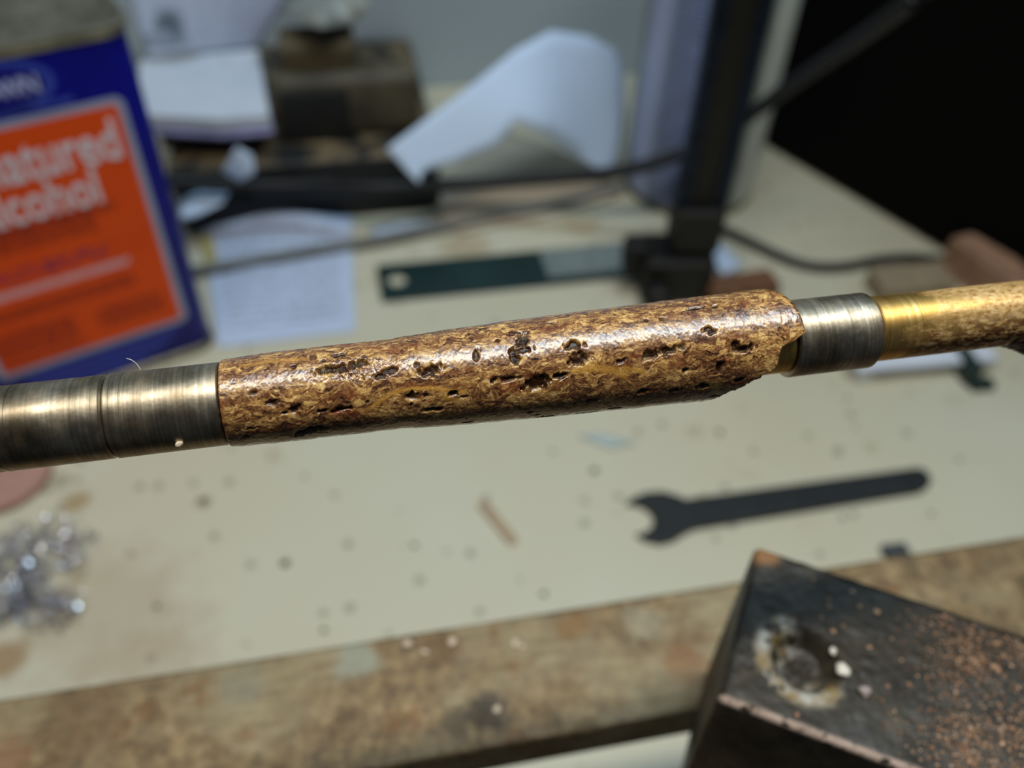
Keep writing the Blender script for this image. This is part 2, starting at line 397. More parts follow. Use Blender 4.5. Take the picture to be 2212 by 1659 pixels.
def headcast(name, s0, s1, par):
    bm = bmesh.new(); prof = [(0.029, RZ), (0.0956, RZ)]
    for k in range(13):
        a = -0.35 + k * (math.pi + 0.7) / 12
        prof.append((AXN + 0.030 * math.cos(a), AXZ + 0.030 * math.sin(a)))
    a = [bm.verts.new((s0, n, z)) for n, z in prof]; b = [bm.verts.new((s1, n, z)) for n, z in prof]
    bm.faces.new(a); bm.faces.new(b[::-1]); m_ = len(prof)
    for i in range(m_): bm.faces.new((a[i], b[i], b[(i + 1) % m_], a[(i + 1) % m_]))
    return frombm(name, bm, DARKMETAL, par)
hs_ = inL(tag(empty('headstock'), 'dark cast headstock driving the mandrel at the bed end', 'headstock'))
headcast('casting', -0.44, -0.30, hs_)
sp = revolve('spindle', [(0.014, -0.30), (0.014, -0.275), (0.019, -0.275), (0.019, -0.245), (0.010, -0.235), (0.0065, -0.232)], STEEL, hs_, 48, 'X')
sp.location = (0, AXN, AXZ)
ts = inL(tag(empty('tailstock'), 'dark cast tailstock holding the free end of the mandrel', 'tailstock'))
headcast('casting', 0.28, 0.38, ts)
q = revolve('live_center', [(0.010, 0.285), (0.010, 0.262), (0.0075, 0.255), (0.0075, 0.245), (0.0022, 0.2325)], STEEL, ts, 48, 'X'); q.location = (0, AXN, AXZ)

# ------------------------------------------------------------------ mandrel with bushings and blank
def axis_s(px):
    p = P(px, 905 - (px - 200) * 0.11456, AXZ); return float(p @ TV)
AXO = tuple(L(0, AXN, AXZ))
def on_axis(o):
    o.location = AXO; o.rotation_euler = (0, 0, LANG); return o
rod = on_axis(revolve('mandrel_rod', [(0.0018, -0.2319), (0.0030, -0.2315), (0.0030, 0.2305), (0.0012, 0.2325)], STEEL, None, 32, 'X'))
tag(rod, 'thin steel mandrel rod running through bushings and blank', 'rod')
def bushing(px0, px1, R, ch0=0.0002, ch1=0.0002, grooves=(), label='', bumps=()):
    s0, s1 = axis_s(px0), axis_s(px1)
    pr = [(0.0032, s0), (R - ch0, s0), (R, s0 + ch0)]
    for g in sorted(grooves):
        sg = axis_s(g[0]); wd = g[1] * 1e-3; dp = g[2] * 1e-3
        pr += [(R, sg - wd), (R - dp, sg - wd * 0.5), (R - dp, sg + wd * 0.5), (R, sg + wd)]
    pr += [(R, s1 - ch1), (R - ch1, s1), (0.0032, s1)]
    o = on_axis(revolve('steel_bushing', pr, STEEL, None, 96, 'X', cap=False))
    return tag(o, label, 'bushing', 'steel bushings on the mandrel')
bushing(-420, 4, 0.00395, label='steel spacer bushing with ridged end, farther from the speckled blank', grooves=((-30, .12, .1),))
bushing(4.5, 243, 0.00396, 0.0004, 0.0002, ((28, .14, .12), (46, .10, .08), (225, .08, .04)), 'scratched steel spacer bushing between two other steel bushings')
bushing(244.5, 486, 0.00398, 0.00025, 0.00012, ((262, .09, .06), (284, .10, .07)), 'steel bushing with brown worn band touching the wide end of speckled blank')
bushing(1691, 1874, 0.00405, 0.00015, 0.0006, ((1735, .06, .03), (1800, .07, .03)), 'short steel bushing between speckled blank and bare brass tube')

def vnoise(u, v, nu, nv, seed):
    """periodic-in-v value noise on arrays"""
    g = np.random.default_rng(seed).random((int(nu) + 3, int(nv)))
    x = u * nu; y = v * nv
    xi = np.clip(np.floor(x).astype(int), 0, int(nu)); yi = np.floor(y).astype(int)
    fx = x - xi; fy = y - yi; fx = fx * fx * (3 - 2 * fx); fy = fy * fy * (3 - 2 * fy)
    a = g[xi, yi % int(nv)]; b = g[xi + 1, yi % int(nv)]; c_ = g[xi, (yi + 1) % int(nv)]; d = g[xi + 1, (yi + 1) % int(nv)]
    return (a * (1 - fx) + b * fx) * (1 - fy) + (c_ * (1 - fx) + d * fx) * fy
PXR = np.array([487, 520, 600, 800, 858, 884, 1000, 1200, 1480, 1600, 1720.0])
RR = np.array([4.18, 4.26, 4.36, 4.44, 4.42, 4.56, 4.82, 5.12, 5.38, 5.52, 5.55]) * 1e-3
SR = np.array([axis_s(x) for x in PXR])
def cyl_hit(px, py):
    """pixel -> (s, angle) on the blank"""
    d = ray(px, py); o2 = np.array([CAM @ NV - AXN, CAM[2] - AXZ]); d2 = np.array([d @ NV, d[2]])
    R = float(np.interp(axis_s(px), SR, RR)) * 0.985
    A = d2 @ d2; B = 2 * o2 @ d2; Cc = o2 @ o2 - R * R; D = B * B - 4 * A * Cc
    t = (-B - math.sqrt(max(D, 0))) / (2 * A)
    p = o2 + d2 * t
    return float((CAM + d * t) @ TV), math.atan2(p[1], p[0])
def make_blank():
    s0, s1 = axis_s(487), axis_s(1697)
    ns, nf = 1000, 340
    S = np.linspace(s0, s1, ns)[:, None] * np.ones((1, nf)); PHI = np.ones((ns, 1)) * (np.arange(nf) / nf * 2 * np.pi)[None, :]
    U = (S - s0) / (s1 - s0); V = PHI / (2 * np.pi)
    R = np.interp(S, SR, RR)
    hn = (vnoise(U, V, 40, 14, 1) - .5) * 0.08 + (vnoise(U, V, 150, 60, 2) - .5) * 0.03 + (vnoise(U, V, 420, 150, 3) - .5) * 0.028
    mark = np.zeros((ns, nf, 4)); mark[..., 3] = 1
    dep = np.zeros_like(S)
    pits = [(720, 797, 30, 9, .5), (772, 786, 18, 8, .55), (930, 800, 22, 10, .45), (890, 856, 13, 8, .4), (1160, 828, 26, 15, .5), (1207, 812, 13, 6, .5),
            (1100, 818, 18, 6, .4), (1066, 822, 8, 5, .4), (1240, 745, 19, 9, .5), (1246, 776, 20, 11, .6), (1130, 735, 12, 18, .35), (1125, 757, 20, 8, .4),
            (1112, 774, 10, 10, .35), (1228, 677, 14, 5, .4), (1405, 768, 17, 10, .5), (1440, 758, 22, 7, .45), (1472, 748, 9, 7, .4), (1590, 743, 8, 6, .5),
            (1606, 754, 22, 7, .6), (1526, 711, 8, 5, .4), (1388, 846, 12, 6, .4), (1282, 864, 16, 5, .4), (680, 925, 18, 6, .4), (650, 934, 16, 7, .5), (592, 868, 11, 6, .35),
            (638, 882, 11, 7, .35), (730, 768, 15, 6, .3), (1075, 737, 6, 4, .3), (1270, 890, 20, 5, .4), (1180, 898, 15, 4, .4), (1030, 766, 7, 12, .3), (822, 812, 11, 5, .35),
            (842, 800, 16, 6, .35), (980, 850, 9, 5, .3), (1556, 793, 9, 9, .4), (740, 884, 20, 5, .3), (935, 884, 16, 5, .35), (1500, 668, 16, 4, .2), (1190, 668, 18, 4, .2),
            (1430, 690, 9, 4, .25), (1330, 880, 12, 4, .3), (1460, 842, 11, 5, .3), (548, 848, 10, 4, .2), (1515, 835, 14, 6, .35), (1480, 800, 7, 4, .3), (1340, 780, 10, 4, .25)]
    rs = random.Random(7)
    for _ in range(70): pits.append((rs.uniform(500, 1670), None, rs.uniform(4, 11), rs.uniform(2.5, 5), rs.uniform(.12, .3)))
    mm = 0.000046
    wob = (vnoise(U, V, 190, 64, 9) - .5)
    wob2 = (vnoise(U, V, 400, 140, 10) - .5)
    for (x, y, ax, ay, dd) in pits:
        if y is None: sp_, ph = axis_s(x), rs.uniform(0, 2 * math.pi)
        else: sp_, ph = cyl_hit(x, y)
        dph = (PHI - ph + np.pi) % (2 * np.pi) - np.pi
        qx = (S - sp_) / (ax * mm * 1.05); qy = dph * R / (ay * mm * 1.15)
        q_ = np.sqrt((qx + 0.22 * qy) ** 2 + qy ** 2) + wob * 1.0 + wob2 * 0.25
        k = 1 / (1 + np.exp((q_ - 0.95) * 9.0))
        dep = np.maximum(dep, k * dd * 0.75); mark[..., 0] = np.maximum(mark[..., 0], k)
    def streak(ptsx, wd, ch, a=1.0):
        hp = [cyl_hit(*p) for p in ptsx]
        for (sa, pa), (sb, pb) in zip(hp[:-1], hp[1:]):
            X = (S - sa); Y = ((PHI - pa + np.pi) % (2 * np.pi) - np.pi) * R
            dx = sb - sa; dy = (pb - pa) * float(np.mean(RR)); Lq = dx * dx + dy * dy
            t = np.clip((X * dx + Y * dy) / Lq, 0, 1)
            dist = np.hypot(X - t * dx, Y - t * dy) / (wd * mm) + wob * .6
            mark[..., ch] = np.maximum(mark[..., ch], a / (1 + np.exp((dist - 1) * 6)))
    streak([(790, 886), (815, 872), (840, 852), (885, 840), (930, 838), (1005, 846)], 3.6, 1)
    streak([(1245, 800), (1280, 794), (1330, 802), (1350, 812)], 8, 1, .8)
    streak([(1350, 795), (1390, 805)], 5, 1, .8); streak([(960, 858), (985, 866)], 6, 1, .7); streak([(520, 792), (600, 780), (660, 776)], 5, 1, .6)
    streak([(702, 802), (735, 800)], 3, 1, 1.0)
    streak([(720, 896), (790, 888)], 9, 2); streak([(1090, 838), (1120, 842)], 12, 2, .8); streak([(700, 742), (860, 758)], 6, 2, .8)
    h = hn * 1e-3 - dep * 1e-3
    # rough wet resin patch
    sa, pa = cyl_hit(760, 800)
    wet = np.exp(-(((S - sa) / 0.0035) ** 2 + ((((PHI - pa + np.pi) % (2 * np.pi) - np.pi) * R) / 0.0011) ** 2))
    h += wet * (vnoise(U, V, 560, 180, 21) - .5) * 0.00022
    # the broken right end: psi is measured from the side that faces up and forward
    psi = (np.degrees(PHI) - 135.0 + 90) % 360 - 90       # -90 top edge .. 0 .. 90 lower edge .. 269
    e_ps = [-90, -60, -20, -4, 3, 8, 16, 30, 45, 62, 75, 90, 120, 160, 200, 235, 270]
    e_px = [1690, 1694, 1696, 1694, 1668, 1645, 1646, 1652, 1632, 1604, 1596, 1592, 1588, 1595, 1610, 1660, 1690]
    w_px = [48, 34, 16, 10, 10, 14, 22, 40, 62, 85, 100, 112, 130, 130, 110, 70, 48]
    E = np.interp(psi, e_ps, [axis_s(x) for x in e_px]); W = np.interp(psi, e_ps, w_px) * mm
    E = E + (vnoise(V, U * 0.999, 60, 5, 31) - .5) * 0.0005 * (psi > 0)
    t = np.clip((E - S) / W, 0, 1)
    rough = (vnoise(U, V, 260, 90, 33) - .5) * 0.00045 + (vnoise(U, V, 90, 40, 34) - .5) * 0.0005
    frac = np.where(psi > 5, np.clip(1.15 * t, 0, 1) ** 0.9, np.sqrt(np.clip(1 - (1 - t) ** 2, 0, 1)))
    onfrac = ((t > 0) & (t < 1) & (psi > 5))
    rb = 0.0035
    full = R + h
    rad = rb - 0.0003 + (full - rb + 0.0003) * frac + rough * onfrac * np.sin(np.pi * t)
    rad = np.where(t <= 0, rb - 0.0003, rad)
    # left end
    tl = np.clip((S - s0) / 0.00022, 0, 1); rad = rb - .0003 + (rad - rb + .0003) * np.sqrt(1 - (1 - tl) ** 2)
    v = np.stack([S, rad * np.cos(PHI), rad * np.sin(PHI)], -1).reshape(-1, 3)
    i = np.arange(ns - 1)[:, None] * nf; k = np.arange(nf)[None, :]; k2 = (k + 1) % nf
    f = np.stack([i + k, i + k2, i + nf + k2, i + nf + k], -1).reshape(-1, 4)
    me = bpy.data.meshes.new('resin_body')
    me.vertices.add(len(v)); me.vertices.foreach_set('co', v.ravel().astype(np.float32))
    me.loops.add(f.size); me.loops.foreach_set('vertex_index', f[:, ::-1].ravel().astype(np.int32))
    me.polygons.add(len(f)); me.polygons.foreach_set('loop_start', (np.arange(len(f)) * 4).astype(np.int32))
    me.update(calc_edges=True)
    ca = me.attributes.new('mark', 'FLOAT_COLOR', 'POINT'); ca.data.foreach_set('color', mark.reshape(-1).astype(np.float32))
    return me
pb = on_axis(tag(empty('pen_blank'), 'glossy speckled brown pen blank broken at one end over brass', 'pen blank'))
tag(link('resin_body', make_blank(), BLANK, pb, True), 'mottled tan and dark brown chip resin with pits')
def brasstube(px0, px1, par):
    s0, s1 = axis_s(px0), axis_s(px1)
    o = revolve('brass_tube', [(0.0031, s0), (0.0034, s0), (0.0035, s0 + .0001), (0.0035, s1 - .0001), (0.0034, s1), (0.0031, s1)], BRASS, par, 96, 'X', cap=False)
    return tag(o, 'scratched yellow brass tube')
brasstube(487.5, 1690, pb)
pb2 = on_axis(tag(empty('bare_pen_tube'), 'bare brass pen tube smeared with glue, blank torn away', 'brass tube'))
brasstube(1874.5, 2640, pb2)
# glue residue crust and the torn remains of its blank under the tube
def crust(name, px0, px1, psi0, half, thick, seed, par):
    s0, s1 = axis_s(px0), axis_s(px1); nu, nv = 90, 44; rs_ = np.random.default_rng(seed)
    uu, vv_ = np.meshgrid(np.linspace(0, 1, nu), np.linspace(0, 1, nv), indexing='ij')
    ph = np.radians(135 + psi0 + (vv_ - .5) * 2 * half)
    prof = np.clip(np.minimum(uu / 0.25, (1 - uu) / 0.05), 0, 1) * np.clip(np.minimum(vv_, 1 - vv_) / .18, 0, 1)
    prof = prof * (0.55 + 0.9 * vnoise(uu, vv_, 12, 6, seed)) 
    rad = 0.00335 + prof * thick + (vnoise(uu, vv_, 50, 24, seed + 1) - .5) * .00025 * (prof > .05)
    pts = np.stack([s0 + uu * (s1 - s0), rad * np.cos(ph), rad * np.sin(ph)], -1).reshape(-1, 3)
    fc = [(i * nv + j, i * nv + j + 1, (i + 1) * nv + j + 1, (i + 1) * nv + j) for i in range(nu - 1) for j in range(nv - 1)]
    return pydata(name, pts, fc, simple('torn_bean_' + str(seed), c(64, 36, 20), 0.5, var=0.35, scale=900, bump=.6, bscale=2500), par, True)
tag(crust('torn_blank_remnant', 2150, 2600, 100, 62, 0.0019, 41, pb2), 'dark jagged scrap of torn blank')
# lint and a glue bead on the bushing
a = cyl_hit(305, 785)
def onb(px, py, lift=0.0): 
    s_, ph = cyl_hit(px, py); r = 0.00398 + lift
    return L(s_, AXN + r * math.cos(ph), AXZ + r * math.sin(ph))
b0 = onb(303, 788); 
lint = tube('lint_fiber', [b0, b0 + np.array([-0.0003, 0.0002, 0.0006]), b0 + np.array([-0.0007, .0003, .0010]), b0 + np.array([-0.0012, .0004, .0011])], 0.00004, simple('lint', c(210, 200, 200), .8), None, 6, 4)
tag(lint, 'fine pale lint fiber sticking up from a steel bushing', 'fiber')
def blob(name, p, r, mat, seed, squash=(1, 1, 1), sub=2):
    bm = bmesh.new(); bmesh.ops.create_icosphere(bm, subdivisions=sub, radius=1.0); rs_ = random.Random(seed)
    k = [Vector((rs_.uniform(-1, 1), rs_.uniform(-1, 1), rs_.uniform(-1, 1))) for _ in range(5)]
    for v in bm.verts:
        d = 1 + sum(0.16 * math.sin(3.1 * v.co.dot(q_) + i) for i, q_ in enumerate(k))
        v.co = Vector((v.co.x * squash[0], v.co.y * squash[1], v.co.z * squash[2])) * r * d
    o = frombm(name, bm, mat, None, True); o.location = p
    lo_ = min(v.co.z for v in o.data.vertices)
    return o
tag(blob('glue_bead', onb(388, 958, 0.0001), 0.00033, simple('dry_glue', c(222, 206, 178), .6), 3), 'tiny cream bead of dried glue on a steel bushing', 'glue bead')

# ------------------------------------------------------------------ black iron tool-rest base
BA = P(1634, 1176, 0.164)[:2]; BB = P(2212, 1368, 0.164)[:2]; BC = P(1541, 1502, 0.164)[:2]
bang = math.atan2(BB[1] - BA[1], BB[0] - BA[0]); BW = float(np.linalg.norm(BC - BA)); BL = 0.10
_h = P(1738, 1424, 0.164)[:2] - BA
HOLE = (float(_h[0] * math.cos(bang) + _h[1] * math.sin(bang)), float(-_h[0] * math.sin(bang) + _h[1] * math.cos(bang)))
IRON = m_iron()
trb = tag(empty('tool_rest_base', (BA[0], BA[1], 0.164), bang), 'black iron tool rest base with worn pin hole and sawdust', 'tool rest')
def iron_body():
    nx, ny = 240, 80
    X, Y = np.meshgrid(np.linspace(0, BL, nx), np.linspace(-BW, 0, ny), indexing='ij')
    # cluster near the rim
    ex = np.minimum(X, BL - X); ey = np.minimum(-Y, Y + BW); rr = 0.0013
    dz = np.zeros_like(X)
    for e in (ex, ey):
        t = np.clip((rr - e) / rr, 0, 1); dz -= rr * (1 - np.sqrt(1 - t * t)) * 0.9
    d = np.hypot(X - HOLE[0], Y - HOLE[1])
    un = X / BL; vn = (Y + BW) / BW
    dz -= 0.0042 / (1 + np.exp((d - 0.0041) / 0.0005))
    dz += 0.0006 * np.exp(-((d - 0.0058) / 0.0008) ** 2) * (vnoise(un, vn * .99, 60, 18, 55))
    dz += (vnoise(un, vn * .99, 90, 26, 56) - .5) * 0.00025 + 0.0012 / (1 + np.exp((d - 0.0030) / 0.0004)) * vnoise(un, vn * .99, 120, 34, 57)
    v = np.stack([X, Y, dz], -1).reshape(-1, 3).tolist()
    f = [(i * ny + j, (i + 1) * ny + j, (i + 1) * ny + j + 1, i * ny + j + 1) for i in range(nx - 1) for j in range(ny - 1)]
    rim = [i * ny for i in range(nx)] + [(nx - 1) * ny + j for j in range(1, ny)] + [i * ny + ny - 1 for i in range(nx - 2, -1, -1)] + [j for j in range(ny - 2, 0, -1)]
    b0_ = len(v)
    for k in rim:
        v.append([v[k][0], v[k][1], RZ - 0.164])
    m_ = len(rim)
    for i in range(m_): f.append((rim[i], rim[(i + 1) % m_], b0_ + (i + 1) % m_, b0_ + i)[::-1])
    f.append(tuple(range(b0_, b0_ + m_)))
    bm = bmesh.new(); me = bpy.data.meshes.new('x'); me.from_pydata(v, [], f); bm.from_mesh(me); bpy.data.meshes.remove(me)
    o = frombm('casting', bm, IRON, trb, True); o.data.set_sharp_from_angle(angle=math.radians(50)); return o
iron_body()
pst = revolve('post_socket', [(0.010, -0.002), (0.010, 0.014), (0.0092, 0.015), (0.006, 0.015), (0.006, 0.0)], IRON, trb, 40); pst.location = (0.084, -BW / 2, 0.0)
def iron_z(x, y):
    d = math.hypot(x - HOLE[0], y - HOLE[1]); return -0.0035 if d < 0.0042 else 0.0
def debris(name, pts, mat, label, cat):
    """many tiny irregular grains as one uncountable scatter"""
    v = []; f = []
    rs_ = random.Random(len(pts))
    for (x, y, z, r) in pts:
        o_ = len(v); rot = rs_.uniform(0, 6.28); ca, sa = math.cos(rot), math.sin(rot); el = rs_.uniform(.5, 1.0); hh = r * rs_.uniform(.3, .8)
        q_ = [(-1, -el, 0), (1, -el * .8, 0), (.9, el, 0), (-.8, el * .9, 0), (-.7, -el * .6, 1), (.6, -el * .7, .9), (.7, el * .6, 1), (-.5, el * .7, .8)]
        for a_, b_, c_ in q_: v.append((x + r * (a_ * ca - b_ * sa), y + r * (a_ * sa + b_ * ca), z + c_ * hh))
        for q4 in ((0, 3, 2, 1), (4, 5, 6, 7), (0, 1, 5, 4), (1, 2, 6, 5), (2, 3, 7, 6), (3, 0, 4, 7)): f.append(tuple(o_ + k for k in q4))
    o = pydata(name, v, f, mat); tag(o, label, cat, kind='stuff'); return o
pts = []
rs2 = random.Random(21)
def iron_w(x, y): 
    return BA[0] + x * math.cos(bang) - y * math.sin(bang), BA[1] + x * math.sin(bang) + y * math.cos(bang)
clus = [(rs2.uniform(.026, .062), rs2.uniform(-BW + .004, -.003), rs2.uniform(.0012, .0035)) for _ in range(26)]
def put(x, y, r):
    if 0.002 < x < 0.070 and -BW + .0015 < y < -.0015 and math.hypot(x - HOLE[0], y - HOLE[1]) > .0064:
        wx, wy = iron_w(x, y); pts.append((wx, wy, 0.16405, r))
for _ in range(5200):
    if rs2.random() < .62:
        cx_, cy_, cr = rs2.choice(clus); x, y = cx_ + rs2.gauss(0, cr), cy_ + rs2.gauss(0, cr)
    else:
        x, y = .014 + .05 * math.sqrt(rs2.random()), rs2.uniform(-BW, 0)
    if rs2.random() > min(1, max(.03, (x - .018) / .012)): continue
    put(x, y, rs2.choice((.00007, .0001, .00014, .0002)) * rs2.uniform(.7, 1.3))
for _ in range(70): put(rs2.uniform(.006, .06), rs2.uniform(-BW, 0), rs2.uniform(.0002, .0005))
sawm = MT('sawdust'); sawm.bs(Base_Color=sawm.ramp(sawm.noise(sawm.obj(), 1500, 2), [(0.32, c(92, 64, 44)), (0.5, c(158, 116, 84)), (0.68, c(212, 180, 150))]), Roughness=.8)
debris('sawdust', pts, sawm.m, 'orange brown sawdust scattered over the black iron base', 'sawdust')
for k, (px, py, r) in enumerate(((1818, 1450, .00095), (1800, 1408, .0006), (1868, 1500, .0009))):
    g = P(px, py, .164)
    tag(blob('glue_drop', (g[0], g[1], .1644), r, simple('pale_drop' + str(k), c(250, 240, 224) if k < 2 else c(170, 155, 150), .45), 50 + k, (1, 1, .6)),
        ('large white glue drop on black iron base', 'small white glue drop on black iron base beside pin hole', 'dull greyish glue drop on black iron base near sawdust')[k], 'glue drop')

# ------------------------------------------------------------------ blue can of alcohol
CA = math.radians(34.0); cp = P(468, 748, 0)
can = tag(empty('solvent_can', (cp[0], cp[1], 0), CA), 'tall blue metal can with orange denatured alcohol label', 'can')
CW, CDp, CH = 0.096, 0.056, 0.1500
BLUE = simple('blue_can_paint', c(6, 9, 122), 0.45, var=0.08, scale=30); BLUE.node_tree.nodes['Principled BSDF'].inputs['Specular IOR Level'].default_value = .25
TIN = simple('dull_tin', c(132, 128, 112), 0.42, 0.7, 0.3, 70, .1)
def rrect(x0, y0, x1, y1, r, n=7):
    out = []
    for cx_, cy_, a0 in ((x1 - r, y0 + r, -90), (x1 - r, y1 - r, 0), (x0 + r, y1 - r, 90), (x0 + r, y0 + r, 180)):
        for k in range(n + 1):
            a = math.radians(a0 + 90 * k / n); out.append((cx_ + r * math.cos(a), cy_ + r * math.sin(a)))
    return out
def loft(name, rings, mat, par, cap0=True, cap1=True):
    v = []; f = []; n = len(rings[0][0])
    for pts_, z in rings: v += [(p[0], p[1], z) for p in pts_]
    for i in range(len(rings) - 1):
        for k in range(n): f.append((i * n + k, i * n + (k + 1) % n, (i + 1) * n + (k + 1) % n, (i + 1) * n + k))
    if cap0: f.append(tuple(range(n - 1, -1, -1)))
    if cap1: f.append(tuple(range((len(rings) - 1) * n, len(rings) * n)))
    o = pydata(name, v, f, mat, par, True); o.data.set_sharp_from_angle(angle=math.radians(35)); return o
def ring(e, r): return rrect(-CW - e, -e, e, CDp + e, r)
loft('body', [(ring(-.0005, .008), 0.003), (ring(0, .008), .004), (ring(0, .008), CH - .001), (ring(-.0005, .008), CH)], BLUE, can)
loft('bottom_seam', [(ring(.0004, .009), 0.0), (ring(.0012, .009), .0012), (ring(.0012, .009), .003), (ring(0, .008), .0042)], TIN, can)
loft('top_lid', [(ring(.0006, .009), CH - .0015), (ring(.0014, .009), CH), (ring(.0012, .009), CH + .0022), (ring(-.0004, .008), CH + .0026), (ring(-.0018, .007), CH + .0016), (ring(-.004, .006), CH - .0002 + .0006)], TIN, can)
cap = revolve('screw_cap', [(0.016, CH), (0.016, CH + .016), (0.0145, CH + .018), (0.001, CH + .018)], simple('red_cap', c(150, 26, 20), .5), can, 48); cap.location = (-0.070, CDp / 2, 0)
def panel(name, pts, y, mat, th=0.00015):
    v = [(p[0], y, p[1]) for p in pts] + [(p[0], y + th + 0.0003, p[1]) for p in pts]; n = len(pts)
    f = [tuple(range(n))] + [(i, n + i, n + (i + 1) % n, (i + 1) % n) for i in range(n)]
    return pydata(name, v, f, mat, can)
SILV = simple('pale_label_border', c(150, 160, 190), .4, var=.06)
def m_label():
    m = MT('orange_label'); tc = m.n('TexCoord').outputs['Object']; s = m.n('SeparateXYZ', i0=tc); v = m.obj()
    X, Z = s.outputs[0], s.outputs[2]
    base = m.ramp(m.noise(v, 40, 3), [(.3, c(218, 72, 6)), (.7, c(228, 80, 8))])
    def band(z0, z1, x0, x1): 
        return m.math('MULTIPLY', m.math('MULTIPLY', m.mask(Z, z0, z0 + .0006), m.mask(Z, z1, z1 - .0006)), m.math('MULTIPLY', m.mask(X, x0, x0 + .001), m.mask(X, x1, x1 - .001)))
    fine = m.mask(m.noise(m.obj((350, 1, 1500)), 1.0, 2), .42, .52)
    for bnd in ((.0765, .088, -.085, -.031), (.083, .0885, -.085, -.022), (.047, .0535, -.085, -.024), (.029, .043, -.085, -.052), (.030, .041, -.044, -.016), (.024, .028, -.085, -.05)):
        base = m.mix(m.math('MULTIPLY', m.math('MULTIPLY', band(*bnd), fine), .8), base, c(130, 34, 14))
    base = m.mix(m.math('MULTIPLY', m.math('MULTIPLY', band(.0645, .0705, -.085, -.03), m.mask(m.noise(m.obj((220, 1, 500)), 1.0, 2), .45, .55)), .9), base, c(128, 34, 84))
    base = m.mix(m.math('MULTIPLY', m.math('MULTIPLY', band(.0575, .0615, -.086, -.0235), m.mask(m.noise(m.obj((900, 1, 300)), 1.0, 1), .30, .42)), .8), base, c(212, 176, 190))
    m.bs(Base_Color=base, Roughness=.5, Specular_IOR_Level=.25); return m.m
PW0, PW1 = -CW + .009, -.0085
panel('label_border', rrect(PW0, .0205, PW1, .1275, .0035), -.0002, SILV)
panel('orange_label', rrect(PW0 + .0028, .0233, PW1 - .0028, .1247, .0012), -.00045, m_label())
LBLUE = simple('light_blue_print', c(44, 66, 176), .36, var=.05)
def oval(name, cx_, cz_, a_, b_, y, mat): return panel(name, [(cx_ + a_ * math.cos(2 * math.pi * k / 56), cz_ + b_ * math.sin(2 * math.pi * k / 56)) for k in range(56)], y, mat)
OC = (-CW / 2, .1385)
oval('emblem', OC[0], OC[1], .0198, .0100, -.0002, LBLUE)
oval('emblem', OC[0], OC[1], .0164, .0072, -.0004, BLUE)
panel('emblem_ribbon', rrect(OC[0] - .021, .1292, OC[0] + .0235, .1312, .0009), -.0002, LBLUE)
for zz, xe in ((.0165, -.014), (.0132, -.018), (.0098, -.022), (.0066, -.03)):
    panel('print_line', rrect(-.078, zz, xe, zz + .0014, .0006), -.0002, LBLUE)
def lettering(txt, x1, z0, width, height, y, mat, par, name='lettering', offs=0.02, slant=0.0):
    cu = bpy.data.curves.new('t', 'FONT'); cu.body = txt; cu.size = 1.0; cu.offset = offs; cu.extrude = 0.01; cu.resolution_u = 4
    cu.shear = slant
    to = bpy.data.objects.new('t', cu); COL.objects.link(to)
    dg = bpy.context.evaluated_depsgraph_get(); dg.update()
    me = bpy.data.meshes.new_from_object(to.evaluated_get(dg)); bpy.data.objects.remove(to)
    co = np.array([v.co[:] for v in me.vertices]); x0, x9 = co[:, 0].min(), co[:, 0].max(); y0_, y9 = co[:, 1].min(), co[:, 1].max()
    for v in me.vertices:
        v.co = (x1 - width + (v.co.x - x0) / (x9 - x0) * width, y - (v.co.z > 0) * .0002, z0 + (v.co.y - y0_) / (y9 - y0_) * height)
    me.update(); return link(name, me, mat, par)
PRINT = simple('pale_print', c(218, 208, 222), .4, var=.04)
lettering('Denatured', -.0145, .1040, .0660, .0165, -.0006, PRINT, can, offs=.018)
lettering('Alcohol', -.0262, .0880, .0470, .0155, -.0006, PRINT, can, offs=.018)
lettering('CROWN', OC[0] + .0142, .1352, .0284, .0066, -.0006, simple('emblem_print', c(176, 186, 234), .4), can, offs=.02)

# ------------------------------------------------------------------ flat tools on the bench
outl = [(1975, 1010), (1500, 1074), (1482, 1077), (1462, 1068), (1432, 1060), (1396, 1062), (1366, 1074), (1352, 1086), (1376, 1088), (1396, 1096), (1410, 1110), (1413, 1125), (1406, 1140), (1392, 1149), (1374, 1153),
        (1396, 1166), (1426, 1173), (1456, 1166), (1480, 1150), (1502, 1140), (1988, 1061), (2006, 1050), (2013, 1036), (2005, 1019), (1990, 1010)]
wr = [P(x, y, 0.0022) for x, y in outl]
wo = prism('open_end_wrench', wr, 0.0, 0.0022, simple('blackened_steel', c(44, 46, 46), .5, .4, .12, 200), None, 0.0003)
tag(wo, 'flat black open-end wrench lying on the bench', 'wrench')

def plateL(name, s0, s1, n0, n1, z0, z1, mat, par, bev=.0003):
    return box(name, (s0, n0, z0), (s1, n1, z1), mat, par, bev)
q1 = P(813, 573, .0015); q2 = P(824, 650, .0015)
rs0 = float(q1 @ TV); rn1 = float(q1 @ NV); rn0 = float(q2 @ NV)
ru = inL(tag(empty('plastic_ruler'), 'dark green flat plastic rule with hole and pale sticker', 'ruler'))
bm = bmesh.new()
hc = P(858, 604, .0015); hs, hn_ = float(hc @ TV), float(hc @ NV); hr = .0047
RL = rs0 + .185
